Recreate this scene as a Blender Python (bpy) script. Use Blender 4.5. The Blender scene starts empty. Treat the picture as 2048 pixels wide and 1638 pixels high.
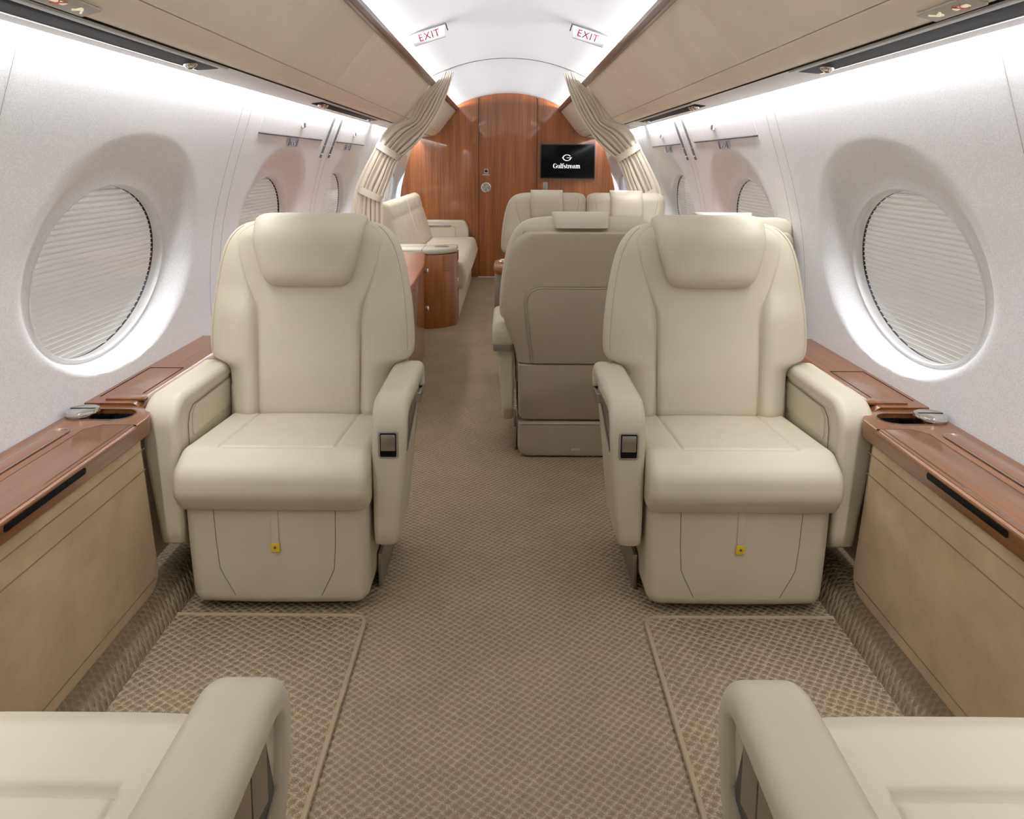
import bpy, bmesh, math, random
from mathutils import Vector, Matrix
random.seed(7)
S = bpy.context.scene
COL = S.collection
R = math.radians
# ------------------------------------------------------------------ camera
cam_d = bpy.data.cameras.new('camera')
cam = bpy.data.objects.new('camera', cam_d)
COL.objects.link(cam)
cam.location = (0, 0, 1.15)
cam.rotation_mode = 'QUATERNION'
cam.rotation_quaternion = (Matrix.Rotation(R(82), 3, 'X') @ Matrix.Rotation(R(.33), 3, 'Z')).to_quaternion()
cam_d.sensor_width = 36
cam_d.lens = 1500 / 2048 * 36
cam_d.shift_x = 9 / 2048
cam_d.shift_y = -(819 - 535.8) / 2048
cam_d.clip_start = 0.02
S.camera = cam
# ------------------------------------------------------------------ world, exposure
w = bpy.data.worlds.new('world'); S.world = w; w.use_nodes = True
w.node_tree.nodes['Background'].inputs[0].default_value = (.9, .92, 1, 1)
w.node_tree.nodes['Background'].inputs[1].default_value = .9
S.view_settings.view_transform = 'Standard'
S.view_settings.look = 'None'
S.view_settings.gamma = 1
S.view_settings.use_curve_mapping = False
S.view_settings.exposure = 0.25
S.cycles.max_bounces = 8
S.cycles.diffuse_bounces = 5
S.cycles.sample_clamp_indirect = 4
S.cycles.caustics_reflective = False
S.cycles.caustics_refractive = False

# ------------------------------------------------------------------ cabin lamps
def area(name, loc, rot, sx, sy, power, col=(1, 1, 1), spread=180):
    l = bpy.data.lights.new(name, 'AREA'); l.shape = 'RECTANGLE'
    l.size = sx; l.size_y = sy; l.energy = power; l.color = col; l.spread = R(spread)
    o = bpy.data.objects.new(name, l); COL.objects.link(o)
    o.location = loc; o.rotation_euler = rot
    return o
YA, YB = -1.6, 7.55            # cabin ends
YM, YL = (YA + YB) / 2, YB - YA - .1
for s in (-1, 1):
    # cove strip behind the wooden valance, shining up and inward over the ceiling
    area('cove_lamp', (s * .548, YM, 1.671), (0, s * R(180 - 74), 0), .018, YL, 70, (.97, .98, 1), 100)
    # wash strip at the foot of the service panel, shining down the wall
    area('wash_lamp', (s * .896, 1.72, 1.414), (0, -s * R(4), 0), .014, 6.6, 29, (.97, .98, 1))
    area('wash_lamp', (s * .896, 6.32, 1.414), (0, -s * R(4), 0), .014, 2.3, 10, (.97, .98, 1))

# ------------------------------------------------------------------ materials
def mat(name, col, rough=.5, metal=0, spec=.5, coat=0, coat_r=.05):
    m = bpy.data.materials.new(name); m.use_nodes = True
    p = m.node_tree.nodes['Principled BSDF']
    p.inputs['Base Color'].default_value = (*col, 1)
    p.inputs['Roughness'].default_value = rough
    p.inputs['Metallic'].default_value = metal
    p.inputs['Specular IOR Level'].default_value = spec
    p.inputs['Coat Weight'].default_value = coat
    p.inputs['Coat Roughness'].default_value = coat_r
    return m
def nd(m, typ, **kw):
    n = m.node_tree.nodes.new(typ)
    for k, v in kw.items(): setattr(n, k, v)
    return n
def lk(m, a, b): m.node_tree.links.new(a, b)
def coords(m, scale=(1, 1, 1), rot=(0, 0, 0)):
    tc = nd(m, 'ShaderNodeTexCoord'); mp = nd(m, 'ShaderNodeMapping')
    mp.inputs['Scale'].default_value = scale; mp.inputs['Rotation'].default_value = rot
    lk(m, tc.outputs['Object'], mp.inputs['Vector'])
    return mp.outputs['Vector']
def noise(m, vec, scale, detail=3, rough=.5):
    n = nd(m, 'ShaderNodeTexNoise'); n.inputs['Scale'].default_value = scale
    n.inputs['Detail'].default_value = detail; n.inputs['Roughness'].default_value = rough
    lk(m, vec, n.inputs['Vector']); return n.outputs['Fac']
def ramp(m, fac, stops):
    r = nd(m, 'ShaderNodeValToRGB'); e = r.color_ramp.elements
    while len(e) < len(stops): e.new(.5)
    for el, (p, c) in zip(e, stops): el.position = p; el.color = (*c, 1)
    lk(m, fac, r.inputs['Fac']); return r.outputs['Color']
def bump(m, h, strength, dist=.001):
    b = nd(m, 'ShaderNodeBump'); b.inputs['Strength'].default_value = strength
    b.inputs['Distance'].default_value = dist
    lk(m, h, b.inputs['Height'])
    lk(m, b.outputs['Normal'], m.node_tree.nodes['Principled BSDF'].inputs['Normal'])
def setcol(m, c): lk(m, c, m.node_tree.nodes['Principled BSDF'].inputs['Base Color'])
def math_n(m, op, a, b=None):
    n = nd(m, 'ShaderNodeMath', operation=op)
    for i, x in enumerate((a, b)):
        if x is None: continue
        if isinstance(x, (int, float)): n.inputs[i].default_value = x
        else: lk(m, x, n.inputs[i])
    return n.outputs[0]

def leather(name, c, rough=.46, grain=700, amt=.12):
    m = mat(name, c, rough, spec=.4)
    v = coords(m)
    n1 = noise(m, v, grain, 2)
    bump(m, n1, amt, .0006)
    n2 = noise(m, v, 6, 2)
    setcol(m, ramp(m, n2, [(.3, tuple(x * .965 for x in c)), (.7, tuple(min(1, x * 1.03) for x in c))]))
    return m
CREAM = leather('cream_leather', (.60, .545, .425))
TAUPE = leather('tan_leather', (.46, .395, .30), .5)
BINL = leather('bin_leather', (.87, .79, .655), .45, 900, .08)
SOFAF = leather('sofa_cloth', (.64, .56, .44), .75, 400, .3)
CURT = leather('curtain_cloth', (.78, .72, .61), .8, 500, .2)

def suede(name):
    m = mat(name, (.33, .25, .15), .85, spec=.15)
    v = coords(m)
    n = noise(m, v, 9, 5, .65); n2 = noise(m, v, 420, 3)
    setcol(m, ramp(m, n, [(.3, (.48, .355, .22)), (.5, (.56, .425, .27)), (.72, (.625, .485, .32))]))
    bump(m, n2, .35, .0008)
    m.node_tree.nodes['Principled BSDF'].inputs['Sheen Weight'].default_value = .15
    return m
SUEDE = suede('suede_leather')

def wood(name, axis, dark, mid, light, coat=1.0, rough=.35):
    m = mat(name, mid, rough, coat=coat, coat_r=.03)
    sc = [95, 95, 95]; sc[axis] = 2.2
    v = coords(m, tuple(sc))
    n = noise(m, v, 1.0, 5, .62)
    sc2 = [14, 14, 14]; sc2[axis] = .5
    v2 = coords(m, tuple(sc2))
    n2 = noise(m, v2, 1.0, 3, .5)
    f = math_n(m, 'ADD', math_n(m, 'MULTIPLY', n, .55), math_n(m, 'MULTIPLY', n2, .45))
    setcol(m, ramp(m, f, [(.33, dark), (.5, mid), (.68, light)]))
    return m
WOODV = wood('gloss_mahogany_upright_grain', 2, (.15, .040, .008), (.285, .084, .018), (.42, .145, .036))
WOODY = wood('gloss_walnut_long_grain', 1, (.105, .036, .009), (.185, .066, .017), (.275, .102, .030), .35, .28)
WOODX = wood('gloss_mahogany_table', 0, (.20, .045, .010), (.33, .09, .022), (.45, .145, .04), .5)
TRIMW = mat('dark_wood_trim', (.09, .05, .033), .3, coat=.5)

def fabric_wall():
    m = mat('silver_wall_cloth', (.72, .72, .74), .55, spec=.5)
    v = coords(m)
    n = noise(m, v, 260, 3, .7); n2 = noise(m, coords(m, (1, 1.0, 3.2)), 420, 2, .6)
    f = math_n(m, 'ADD', math_n(m, 'MULTIPLY', n, .5), math_n(m, 'MULTIPLY', n2, .5))
    setcol(m, ramp(m, f, [(.36, (.68, .68, .69)), (.5, (.82, .82, .835)), (.64, (.95, .95, .96))]))
    bump(m, f, .35, .0012)
    return m
WALLF = fabric_wall()
CEILM = mat('white_ceiling_paint', (.47, .475, .49), .45)
WHITE = mat('white_plastic', (.80, .80, .80), .35)
OFFW = mat('white_window_reveal', (.78, .78, .78), .4)
SHADE = mat('pleated_shade_cloth', (.90, .88, .84), .8, spec=.2)
def translucent(m, c, f):
    nt = m.node_tree; out = nt.nodes['Material Output']; p = nt.nodes['Principled BSDF']
    t = nt.nodes.new('ShaderNodeBsdfTranslucent'); t.inputs['Color'].default_value = (*c, 1)
    x = nt.nodes.new('ShaderNodeMixShader'); x.inputs[0].default_value = f
    nt.links.new(p.outputs[0], x.inputs[1]); nt.links.new(t.outputs[0], x.inputs[2]); nt.links.new(x.outputs[0], out.inputs['Surface'])
translucent(SHADE, (.9, .87, .82), .22); translucent(CURT, (.78, .72, .6), .22)
BLACK = mat('black_recess', (.006, .006, .007), .6, spec=.12)
DARK = mat('dark_grey_plastic', (.035, .034, .036), .35)
CHROME = mat('polished_chrome', (.72, .71, .69), .12, 1)
NICKEL = mat('brushed_nickel', (.42, .40, .37), .35, 1)
GREYP = mat('warm_grey_plastic', (.30, .27, .24), .4)
YELLOW = mat('yellow_tag', (.72, .50, .03), .5)
SEAM = mat('seam_thread', (.20, .155, .10), .8)
SEAMS = mat('suede_seam', (.30, .23, .14), .9)
SEAML = mat('pale_stitching', (.50, .42, .30), .8)
SIGNB = mat('sign_face', (.50, .47, .42), .4)
LABEL = mat('placard_grey', (.55, .56, .58), .5)
RED = mat('sign_red', (.24, .006, .035), .7, spec=.1)
MARK = mat('muted_red_print', (.45, .22, .22), .5)
INK = mat('ink_grey', (.10, .10, .12), .6)
def emit(name, c, s):
    m = mat(name, c); p = m.node_tree.nodes['Principled BSDF']
    p.inputs['Emission Color'].default_value = (*c, 1); p.inputs['Emission Strength'].default_value = s
    return m
SCRT = emit('screen_white', (.9, .9, .9), .9)
ICON = emit('lit_icon', (.9, .85, .65), .35)
ICONR = emit('lit_red_icon', (.6, .14, .10), .12)
EXITF = emit('exit_sign_face', (.75, .73, .74), .2)
SCREEN = mat('black_screen', (.004, .004, .004), .15, spec=.12)

def pane_mat():
    m = mat('window_pane', (1, 1, 1), .02)
    nt = m.node_tree; out = nt.nodes['Material Output']
    tr = nd(m, 'ShaderNodeBsdfTransparent'); gl = nd(m, 'ShaderNodeBsdfGlossy'); mx = nd(m, 'ShaderNodeMixShader')
    gl.inputs['Roughness'].default_value = .02
    fr = nd(m, 'ShaderNodeLayerWeight'); fr.inputs['Blend'].default_value = .5
    fac = math_n(m, 'ADD', math_n(m, 'MULTIPLY', math_n(m, 'POWER', fr.outputs['Facing'], 3.0), .35), .05)
    lk(m, fac, mx.inputs[0]); lk(m, tr.outputs[0], mx.inputs[1]); lk(m, gl.outputs[0], mx.inputs[2])
    lk(m, mx.outputs[0], out.inputs['Surface'])
    return m
PANE = pane_mat()

def carpet(name, rot, pitch, light, dark):
    m = mat(name, dark, .95, spec=.1)
    v0 = coords(m)
    k = math.pi / pitch
    tc = nd(m, 'ShaderNodeTexCoord')
    nz = nd(m, 'ShaderNodeTexNoise'); nz.inputs['Scale'].default_value = 45; nz.inputs['Detail'].default_value = 2
    lk(m, tc.outputs['Object'], nz.inputs['Vector'])
    off = nd(m, 'ShaderNodeVectorMath', operation='SCALE'); off.inputs['Scale'].default_value = .010
    lk(m, nz.outputs['Color'], off.inputs[0])
    add = nd(m, 'ShaderNodeVectorMath', operation='ADD')
    lk(m, tc.outputs['Object'], add.inputs[0]); lk(m, off.outputs[0], add.inputs[1])
    mp = nd(m, 'ShaderNodeMapping'); mp.inputs['Rotation'].default_value = (0, 0, R(rot)); mp.inputs['Scale'].default_value = (k, k * 1.12, k)
    lk(m, add.outputs[0], mp.inputs['Vector'])
    sp = nd(m, 'ShaderNodeSeparateXYZ'); lk(m, mp.outputs[0], sp.inputs[0])
    a = math_n(m, 'ABSOLUTE', math_n(m, 'SINE', sp.outputs[0])); b = math_n(m, 'ABSOLUTE', math_n(m, 'SINE', sp.outputs[1]))
    tuft = math_n(m, 'POWER', math_n(m, 'MULTIPLY', a, b), .75)
    fz = noise(m, v0, 480, 3, .7); fz2 = noise(m, v0, 260, 2, .7)
    big = noise(m, v0, 5, 3, .6)
    h = math_n(m, 'ADD', tuft, math_n(m, 'MULTIPLY', fz2, .55))
    g = math_n(m, 'ADD', math_n(m, 'MULTIPLY', tuft, .52), math_n(m, 'ADD', math_n(m, 'MULTIPLY', fz, 2.4), -.82))
    c1 = ramp(m, g, [(.26, light), (.50, tuple(.45 * x + .55 * y for x, y in zip(light, dark))), (.80, dark)])
    mx = nd(m, 'ShaderNodeMixRGB', blend_type='MULTIPLY'); mx.inputs[0].default_value = 1
    lk(m, c1, mx.inputs[1])
    lk(m, ramp(m, big, [(.3, (.92, .905, .89)), (.7, (1.06, 1.04, 1.02))]), mx.inputs[2])
    setcol(m, mx.outputs[0])
    bump(m, h, .75, .006)
    return m
CARPET = carpet('woven_carpet', 38, .0165, (.62, .52, .37), (.27, .205, .13))
CARPETM = carpet('woven_mat', 33, .0185, (.64, .535, .38), (.25, .19, .118))
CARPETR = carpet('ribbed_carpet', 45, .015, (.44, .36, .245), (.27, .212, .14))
BIND = leather('mat_binding', (.40, .315, .205), .9, 300, .6)

# ------------------------------------------------------------------ mesh helpers
def link(name, me, m, parent=None, loc=None):
    o = bpy.data.objects.new(name, me); COL.objects.link(o)
    if m is not None:
        for mm in (m if isinstance(m, (list, tuple)) else [m]): me.materials.append(mm)
    if parent is not None: o.parent = parent
    if loc is not None: o.location = loc
    return o
def mesh(name, vs, fs, m, parent=None, smooth=True, angle=38, loc=None):
    me = bpy.data.meshes.new(name)
    me.from_pydata([tuple(v) for v in vs], [], fs)
    bm = bmesh.new(); bm.from_mesh(me)
    bmesh.ops.remove_doubles(bm, verts=bm.verts, dist=1e-6)
    bmesh.ops.dissolve_degenerate(bm, dist=1e-7, edges=bm.edges)
    bmesh.ops.recalc_face_normals(bm, faces=bm.faces)
    for f in bm.faces: f.smooth = smooth
    a = R(angle)
    for e in bm.edges:
        if len(e.link_faces) == 2 and e.calc_face_angle(0) > a: e.smooth = False
    bm.to_mesh(me); bm.free()
    return link(name, me, m, parent, loc)
def merge(*parts):
    vs, fs = [], []
    for v, f in parts:
        o = len(vs); vs += list(v); fs += [tuple(i + o for i in q) for q in f]
    return vs, fs
def rings(rs, closed=True, cap=True):
    n = len(rs[0]); vs = [p for r in rs for p in r]; fs = []
    for i in range(len(rs) - 1):
        for j in range(n if closed else n - 1):
            k = (j + 1) % n
            fs.append((i * n + j, i * n + k, (i + 1) * n + k, (i + 1) * n + j))
    if cap and closed:
        fs.append(tuple(range(n - 1, -1, -1))); fs.append(tuple((len(rs) - 1) * n + j for j in range(n)))
    return vs, fs
def rpoly(pts, rad, seg=7):
    """polygon with rounded corners; rad one number or one per corner"""
    n = len(pts); out = []
    if not isinstance(rad, (list, tuple)): rad = [rad] * n
    for i in range(n):
        p = Vector(pts[i]); a = Vector(pts[i - 1]) - p; b = Vector(pts[(i + 1) % n]) - p
        la, lb = a.length, b.length; a.normalize(); b.normalize()
        r = rad[i]
        ang = a.angle(b)
        if r <= 0 or ang > 3.1: out.append((p.x, p.y)); continue
        d = min(r / math.tan(ang / 2), la * .49, lb * .49); r = d * math.tan(ang / 2)
        c = p + (a + b).normalized() * (r / math.sin(ang / 2))
        s0 = p + a * d - c; s1 = p + b * d - c
        t0 = math.atan2(s0.y, s0.x); dt = math.atan2(s1.y, s1.x) - t0
        while dt > math.pi: dt -= 2 * math.pi
        while dt < -math.pi: dt += 2 * math.pi
        k = max(2, int(seg * abs(dt) / 1.57) + 1)
        for j in range(k + 1):
            t = t0 + dt * j / k; out.append((c.x + r * math.cos(t), c.y + r * math.sin(t)))
    return out
def dens(poly, d):
    out = []; n = len(poly)
    for i in range(n):
        a = poly[i]; b = poly[(i + 1) % n]; L = math.hypot(b[0] - a[0], b[1] - a[1])
        k = max(1, int(L / d))
        for j in range(k): out.append((a[0] + (b[0] - a[0]) * j / k, a[1] + (b[1] - a[1]) * j / k))
    return out
def inset(poly, d):
    n = len(poly); out = []
    ar = sum(poly[i][0] * poly[(i + 1) % n][1] - poly[(i + 1) % n][0] * poly[i][1] for i in range(n))
    sg = 1 if ar > 0 else -1
    for i in range(n):
        a = poly[i - 1]; b = poly[(i + 1) % n]
        tx, ty = b[0] - a[0], b[1] - a[1]; L = math.hypot(tx, ty) or 1
        out.append((poly[i][0] - sg * ty / L * d, poly[i][1] + sg * tx / L * d))
    return out
AX = {'x': lambda p, q, a: (a, p, q), 'y': lambda p, q, a: (p, a, q), 'z': lambda p, q, a: (p, q, a)}
def rext(poly, a0, a1, r, axis, mids=(), warp=None, k=5, r1=None):
    """extrude a 2D outline along an axis with rounded rims; outline plane (y,z), (x,z) or (x,y)"""
    f = AX[axis]; rs = []; r1 = r if r1 is None else r1
    def ring(a, ins):
        pl = poly if ins < 1e-6 else inset(poly, ins)
        rs.append([f(p, q, a) for p, q in pl])
    if r > 0:
        for i in range(k):
            t = math.pi / 2 * i / k; ring(a0 + r * (1 - math.sin(t)) if False else a0 + r - r * math.cos(t), r - r * math.sin(t))
    ring(a0 + r, 0)
    for m_ in mids:
        if a0 + r + 1e-5 < m_ < a1 - r1 - 1e-5: ring(m_, 0)
    ring(a1 - r1, 0)
    if r1 > 0:
        for i in range(k - 1, -1, -1):
            t = math.pi / 2 * i / k; ring(a1 - r1 + r1 * math.cos(t), r1 - r1 * math.sin(t))
    vs, fs = rings(rs)
    if warp: vs = [warp(*v) for v in vs]
    return vs, fs
def rect(x0, y0, x1, y1): return [(x0, y0), (x1, y0), (x1, y1), (x0, y1)]
def rbox(x0, y0, z0, x1, y1, z1, r=.004, rc=None):
    """box with rounded vertical rim (outline in xz, along y)"""
    rc = r if rc is None else rc
    return rext(rpoly(rect(x0, z0, x1, z1), rc), y0, y1, r, 'y', k=3)
def zbox(x0, y0, z0, x1, y1, z1, r=.004, rc=None):
    rc = r if rc is None else rc
    return rext(rpoly(rect(x0, y0, x1, y1), rc), z0, z1, r, 'z', k=3)
def tube(pts, r, n=8, closed=False):
    P = [Vector(p) for p in pts]; rs = []; N = len(P)
    up = None
    for i in range(N):
        if closed: t = P[(i + 1) % N] - P[i - 1]
        else: t = P[min(i + 1, N - 1)] - P[max(i - 1, 0)]
        t.normalize()
        if up is None:
            up = Vector((0, 0, 1)) if abs(t.z) < .9 else Vector((1, 0, 0))
        u = t.cross(up)
        if u.length < 1e-5: u = t.orthogonal()
        u.normalize(); v = u.cross(t).normalized(); up = v
        rr = r[i] if isinstance(r, (list, tuple)) else r
        rs.append([P[i] + u * rr * math.cos(2 * math.pi * k / n) + v * rr * math.sin(2 * math.pi * k / n) for k in range(n)])
    if closed: rs.append(rs[0]); return rings(rs, cap=False)
    return rings(rs)
def lathe(prof, axis='z', c=(0, 0, 0), n=32):
    rs = []
    for rr, h in prof:
        ring = []
        for k in range(n):
            a = 2 * math.pi * k / n; p, q = max(rr, 1e-4) * math.cos(a), max(rr, 1e-4) * math.sin(a)
            v = {'z': (p, q, h), 'y': (p, h, q), 'x': (h, p, q)}[axis]
            ring.append((c[0] + v[0], c[1] + v[1], c[2] + v[2]))
        rs.append(ring)
    return rings(rs)
def sm(a, b, x):
    t = max(0, min(1, (x - a) / (b - a))); return t * t * (3 - 2 * t)
def lerp(a, b, t): return a + (b - a) * t
def interp(tab, x):
    if x <= tab[0][0]: return tab[0][1]
    for (a, p), (b, q) in zip(tab, tab[1:]):
        if x <= b: return p + (q - p) * (x - a) / (b - a)
    return tab[-1][1]
def spline(tab, x):
    """smooth (Catmull-Rom style) interpolation through points"""
    n = len(tab)
    if x <= tab[0][0]: return tab[0][1]
    if x >= tab[-1][0]: return tab[-1][1]
    for i in range(n - 1):
        if x <= tab[i + 1][0]:
            x0, y0 = tab[i]; x1, y1 = tab[i + 1]; h = x1 - x0; t = (x - x0) / h
            m0 = (y1 - tab[i - 1][1]) / (x1 - tab[i - 1][0]) if i > 0 else (y1 - y0) / h
            m1 = (tab[i + 2][1] - y0) / (tab[i + 2][0] - x0) if i < n - 2 else (y1 - y0) / h
            t2, t3 = t * t, t * t * t
            return (2 * t3 - 3 * t2 + 1) * y0 + (t3 - 2 * t2 + t) * h * m0 + (-2 * t3 + 3 * t2) * y1 + (t3 - t2) * h * m1
def thing(name, label, cat, loc=(0, 0, 0), rz=0, group=None):
    o = bpy.data.objects.new(name, None); COL.objects.link(o)
    o.location = loc; o.rotation_euler = (0, 0, rz); o.empty_display_size = .1
    return tag(o, label, cat, group)
def tag(o, label, cat, group=None):
    o['label'] = label; o['category'] = cat
    if group: o['group'] = group
    return o
def struct(o): o['kind'] = 'structure'; return o
def mx(vf, fx=-1):
    """mirror across x"""
    v, f = vf; return [(fx * p[0], p[1], p[2]) for p in v], f

# ------------------------------------------------------------------ cabin shell
PROF = [(.02, .985), (.30, 1.05), (.53, 1.08), (.70, 1.083), (.90, 1.062), (1.08, 1.018), (1.24, .967), (1.36, .927), (1.405, .912), (1.43, .904)]
def wallx(z): return spline(PROF, z)
WC = [.75, 2.07, 3.41, 4.74, 6.07, 7.18]; WZ = .843
OA, OB = .342, .244            # half width and height of the oval opening
def recess(y, z, wc):
    """outward dish round a window, taller above than below"""
    dy = y - wc; dz = z - WZ
    A = .475 if dz > 0 else lerp(.475, .42, min(1, -dz / .2))
    B = .376 if dz > 0 else .268
    e = ((abs(dy) / A) ** 2.2 + (abs(dz) / B) ** 2.2) ** (1 / 2.2)
    ei = math.sqrt((dy / OA) ** 2 + (dz / OB) ** 2)
    if e >= 1: return 0
    t = (1 - e) / max(1e-6, (1 - e) + max(0, ei - 1))
    t = max(0, min(1, t))
    return t
GLX = 1.126; TILT = .17        # the panes lean in with the wall
def wall_bay(y0, y1, wc, s, N=144, M=26):
    z0, z1 = .50, 1.43
    rs = []
    for j in range(M + 1):
        t = j / M; tt = t ** 1.25; ring = []
        for i in range(N):
            a = 2 * math.pi * i / N; ca, sa = math.cos(a), math.sin(a)
            p = (wc + OA * ca, WZ + OB * sa)
            # ray from the window centre to the rectangle
            ky = ((y1 - wc) / ca if ca > 1e-9 else (y0 - wc) / ca if ca < -1e-9 else 1e9)
            kz = ((z1 - WZ) / sa if sa > 1e-9 else (z0 - WZ) / sa if sa < -1e-9 else 1e9)
            k = min(ky, kz); q = (wc + k * ca, WZ + k * sa)
            y = lerp(p[0], q[0], tt); z = lerp(p[1], q[1], tt)
            r = sm(0, .8, recess(y, z, wc))
            x = lerp(wallx(z), GLX - .006 - TILT * (z - WZ), r)
            ring.append((s * x, y, z))
        rs.append(ring)
    # square up the outer ring's corners
    out = rs[-1]
    for cy in (y0, y1):
        for cz in (z0, z1):
            b = min(range(N), key=lambda i: (out[i][1] - cy) ** 2 + (out[i][2] - cz) ** 2)
            out[b] = (s * wallx(cz), cy, cz)
    return rings(rs, cap=False)
for s, nm in ((-1, 'wall_left'), (1, 'wall_right')):
    parts = []
    ys = [YA] + [(a + b) / 2 for a, b in zip(WC, WC[1:])] + [YB]
    for i, wc in enumerate(WC): parts.append(wall_bay(ys[i], ys[i + 1], wc, s))
    low = [[(s * wallx(z), y, z) for z in (.50, .40, .30, .15, .0)] for y in (YA, YB)]
    parts.append(rings(low, closed=False, cap=False))
    o = struct(mesh(nm, *merge(*parts), WALLF, smooth=True, angle=50))
    # panel joints between the bays, thin shadow lines in the cloth
    jt = []
    for yy in ys[1:-1]:
        for dy in (-.045, .045):
            jt.append(tube([(s * (wallx(z) + .0004), yy + dy, z) for z in [.54 + .86 * i / 24 for i in range(25)]], .0010, 5))
    mesh('panel_joint', *merge(*jt), GREYP, o)
    for i, wc in enumerate(WC):
        n = [oo for oo in bpy.data.objects if oo.name.startswith('window_')]
        N = 96
        def el(a, b, x): return [(s * (x - TILT * b * math.sin(2 * math.pi * k / N)), wc + a * math.cos(2 * math.pi * k / N), WZ + b * math.sin(2 * math.pi * k / N)) for k in range(N)]
        fr = rings([el(OA + .004, OB + .004, GLX - .004), el(OA, OB, GLX - .0085), el(OA - .005, OB - .005, GLX - .008), el(OA - .008, OB - .008, GLX - .002), el(OA - .008, OB - .008, GLX + .022)], cap=False)
        wo = struct(mesh('window_%d' % (i + 1 + (6 if s > 0 else 0)), *fr, OFFW, smooth=True, angle=60))
        dk = rings([el(OA - .007, OB - .007, GLX + .022), el(OA - .007, OB - .007, GLX + .030)], cap=False)
        mesh('dark_gap_ring', *dk, BLACK, wo)  # black colour stands in for the shaded gap between pleats and frame
        pv = el(OA - .008, OB - .008, GLX + .004); pane = (pv, [tuple(range(N))])
        mesh('pane', *pane, PANE, wo)
        # pleated shade, closed
        NP = 34; vs, fs = [], []; A, B = OA + .02, OB + .012
        for k in range(2 * NP + 1):
            z = -B + 2 * B * k / (2 * NP); hw = A
            x = GLX + .032 + (.0078 if k % 2 else -.0078) - TILT * z
            vs += [(s * x, wc - hw, WZ + z), (s * x, wc + hw, WZ + z)]
            if k: b = 2 * k; fs.append((b - 2, b - 1, b + 1, b))
        mesh('window_shade', vs, fs, SHADE, wo, smooth=False)

# ceiling: shallow vault reaching behind the valances
def ceilz(x): return 1.823 + math.sqrt(1.12 ** 2 - x * x) - 1.12
xs = [-.80 + 1.6 * i / 64 for i in range(65)]
ys = [YA, 0, 2, 3.3, 5.016]; ys2 = [5.024, 6, YB]
def cgrid(yy): return rings([[(x, y, ceilz(x)) for x in xs] for y in yy], closed=False, cap=False)
gap = rings([[(x, y, ceilz(x) + dz) for x in xs] for y, dz in ((5.016, 0), (5.016, .012), (5.024, .012), (5.024, 0))], closed=False, cap=False)
ce = struct(mesh('ceiling', *merge(cgrid(ys), cgrid(ys2), gap), CEILM, angle=60))
trk = tube([(x, 5.020, ceilz(x) - .0005) for x in [-.6 + 1.2 * i / 40 for i in range(41)]], .0028, 6)
mesh('curtain_track', *trk, NICKEL, ce)
# shell above bins, closes the cove
for s, nm in ((-1, 'trim_5'), (1, 'trim_6')):
    v = [(s * .93, YA, 1.428), (s * .93, YB, 1.428), (s * .80, YB, 1.44), (s * .80, YA, 1.44), (s * .80, YB, 1.62), (s * .80, YA, 1.62)]
    struct(mesh(nm, v, [(0, 1, 2, 3), (3, 2, 4, 5)], CEILM))

# floor
vs = [(-1.1, YA, 0), (1.1, YA, 0), (1.1, YB, 0), (-1.1, YB, 0)]
struct(mesh('floor', vs, [(0, 1, 2, 3)], CARPET))
struct(mesh('trim_7', *zbox(-.30, YB - .055, -.001, .60, YB - .005, .004, .001), WHITE))
# outline shared by the forward bulkhead and the added rear end wall
def bulk(y, m, name):
    pts = [(wallx(z), z) for z in [0, .2, .4, .6, .8, .9, 1.0, 1.1, 1.2, 1.3, 1.405]] + [(.82, 1.46), (.80, 1.62)]
    pts += [(x, ceilz(x)) for x in (.7, .6, .5, .4, .3, .2, .1, 0)]
    full = pts + [(-a, b) for a, b in reversed(pts[:-1])]
    return pts, full
_, full = bulk(YB, None, '')
struct(mesh('wall_rear_bounce', [(a, YA, b) for a, b in full], [tuple(range(len(full)))], CEILM))  # unseen end wall, added to bounce light; the cabin goes on behind it
# forward bulkhead: left panel, right panel with a shallow rebate for the sliding door
def clip(full, x0, x1):
    def cut(pl, xx, keep):
        out = []
        for i in range(len(pl)):
            a, b = pl[i - 1], pl[i]; ia, ib = keep(a[0]), keep(b[0])
            if ia != ib: t = (xx - a[0]) / (b[0] - a[0]); out.append((xx, a[1] + (b[1] - a[1]) * t))
            if ib: out.append(b)
        return out
    pl = cut(full, x0, lambda v: v >= x0); return cut(pl, x1, lambda v: v <= x1)
DL, DR = -.290, .284
bp = []
for x0, x1 in ((-1.2, DL - .004), (DR + .004, 1.2)):
    bp.append(rext(clip(full, x0, x1), YB - .03, YB, 0, 'y'))
wf = struct(mesh('wall_front', *merge(*bp), WOODV, smooth=False))
mesh('joint_gap', *rext(rect(DL - .03, 0, DR + .03, 1.78), YB + .001, YB + .01, 0, 'y'), BLACK, wf)
dr = struct(mesh('door_1', *rext(clip(full, DL, DR), YB - .022, YB, 0, 'y'), WOODV, smooth=False))
hx, hz, hy = -.218, .902, YB - .022
hd = mesh('door_handle', *lathe([(0, 0), (.050, 0), (.0525, -.004), (.050, -.009), (.043, -.010), (.041, -.004), (0, -.004)], 'y', (hx, hy, hz), 40), CHROME, dr)
blades = []
for k in range(5):
    a = R(90 + 72 * k); ca, sa = math.cos(a), math.sin(a)
    pl = [(hx + ca * r_ - sa * w_, hz + sa * r_ + ca * w_) for r_, w_ in ((.006, -.003), (.040, -.010), (.040, .010), (.006, .003))]
    blades.append(rext(pl, hy - .012, hy - .004, .001, 'y', k=2))
mesh('handle_spoke', *merge(*blades), NICKEL, hd)
pl_ = mesh('placard', *rbox(hx - .020, hy - .0015, 1.043, hx + .021, hy - .0, 1.086, .0005, .006), WHITE, dr)
tb = lathe([(.0165, -.0022), (.0135, -.0022)], 'y', (hx, hy, 1.0645), 24)
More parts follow.
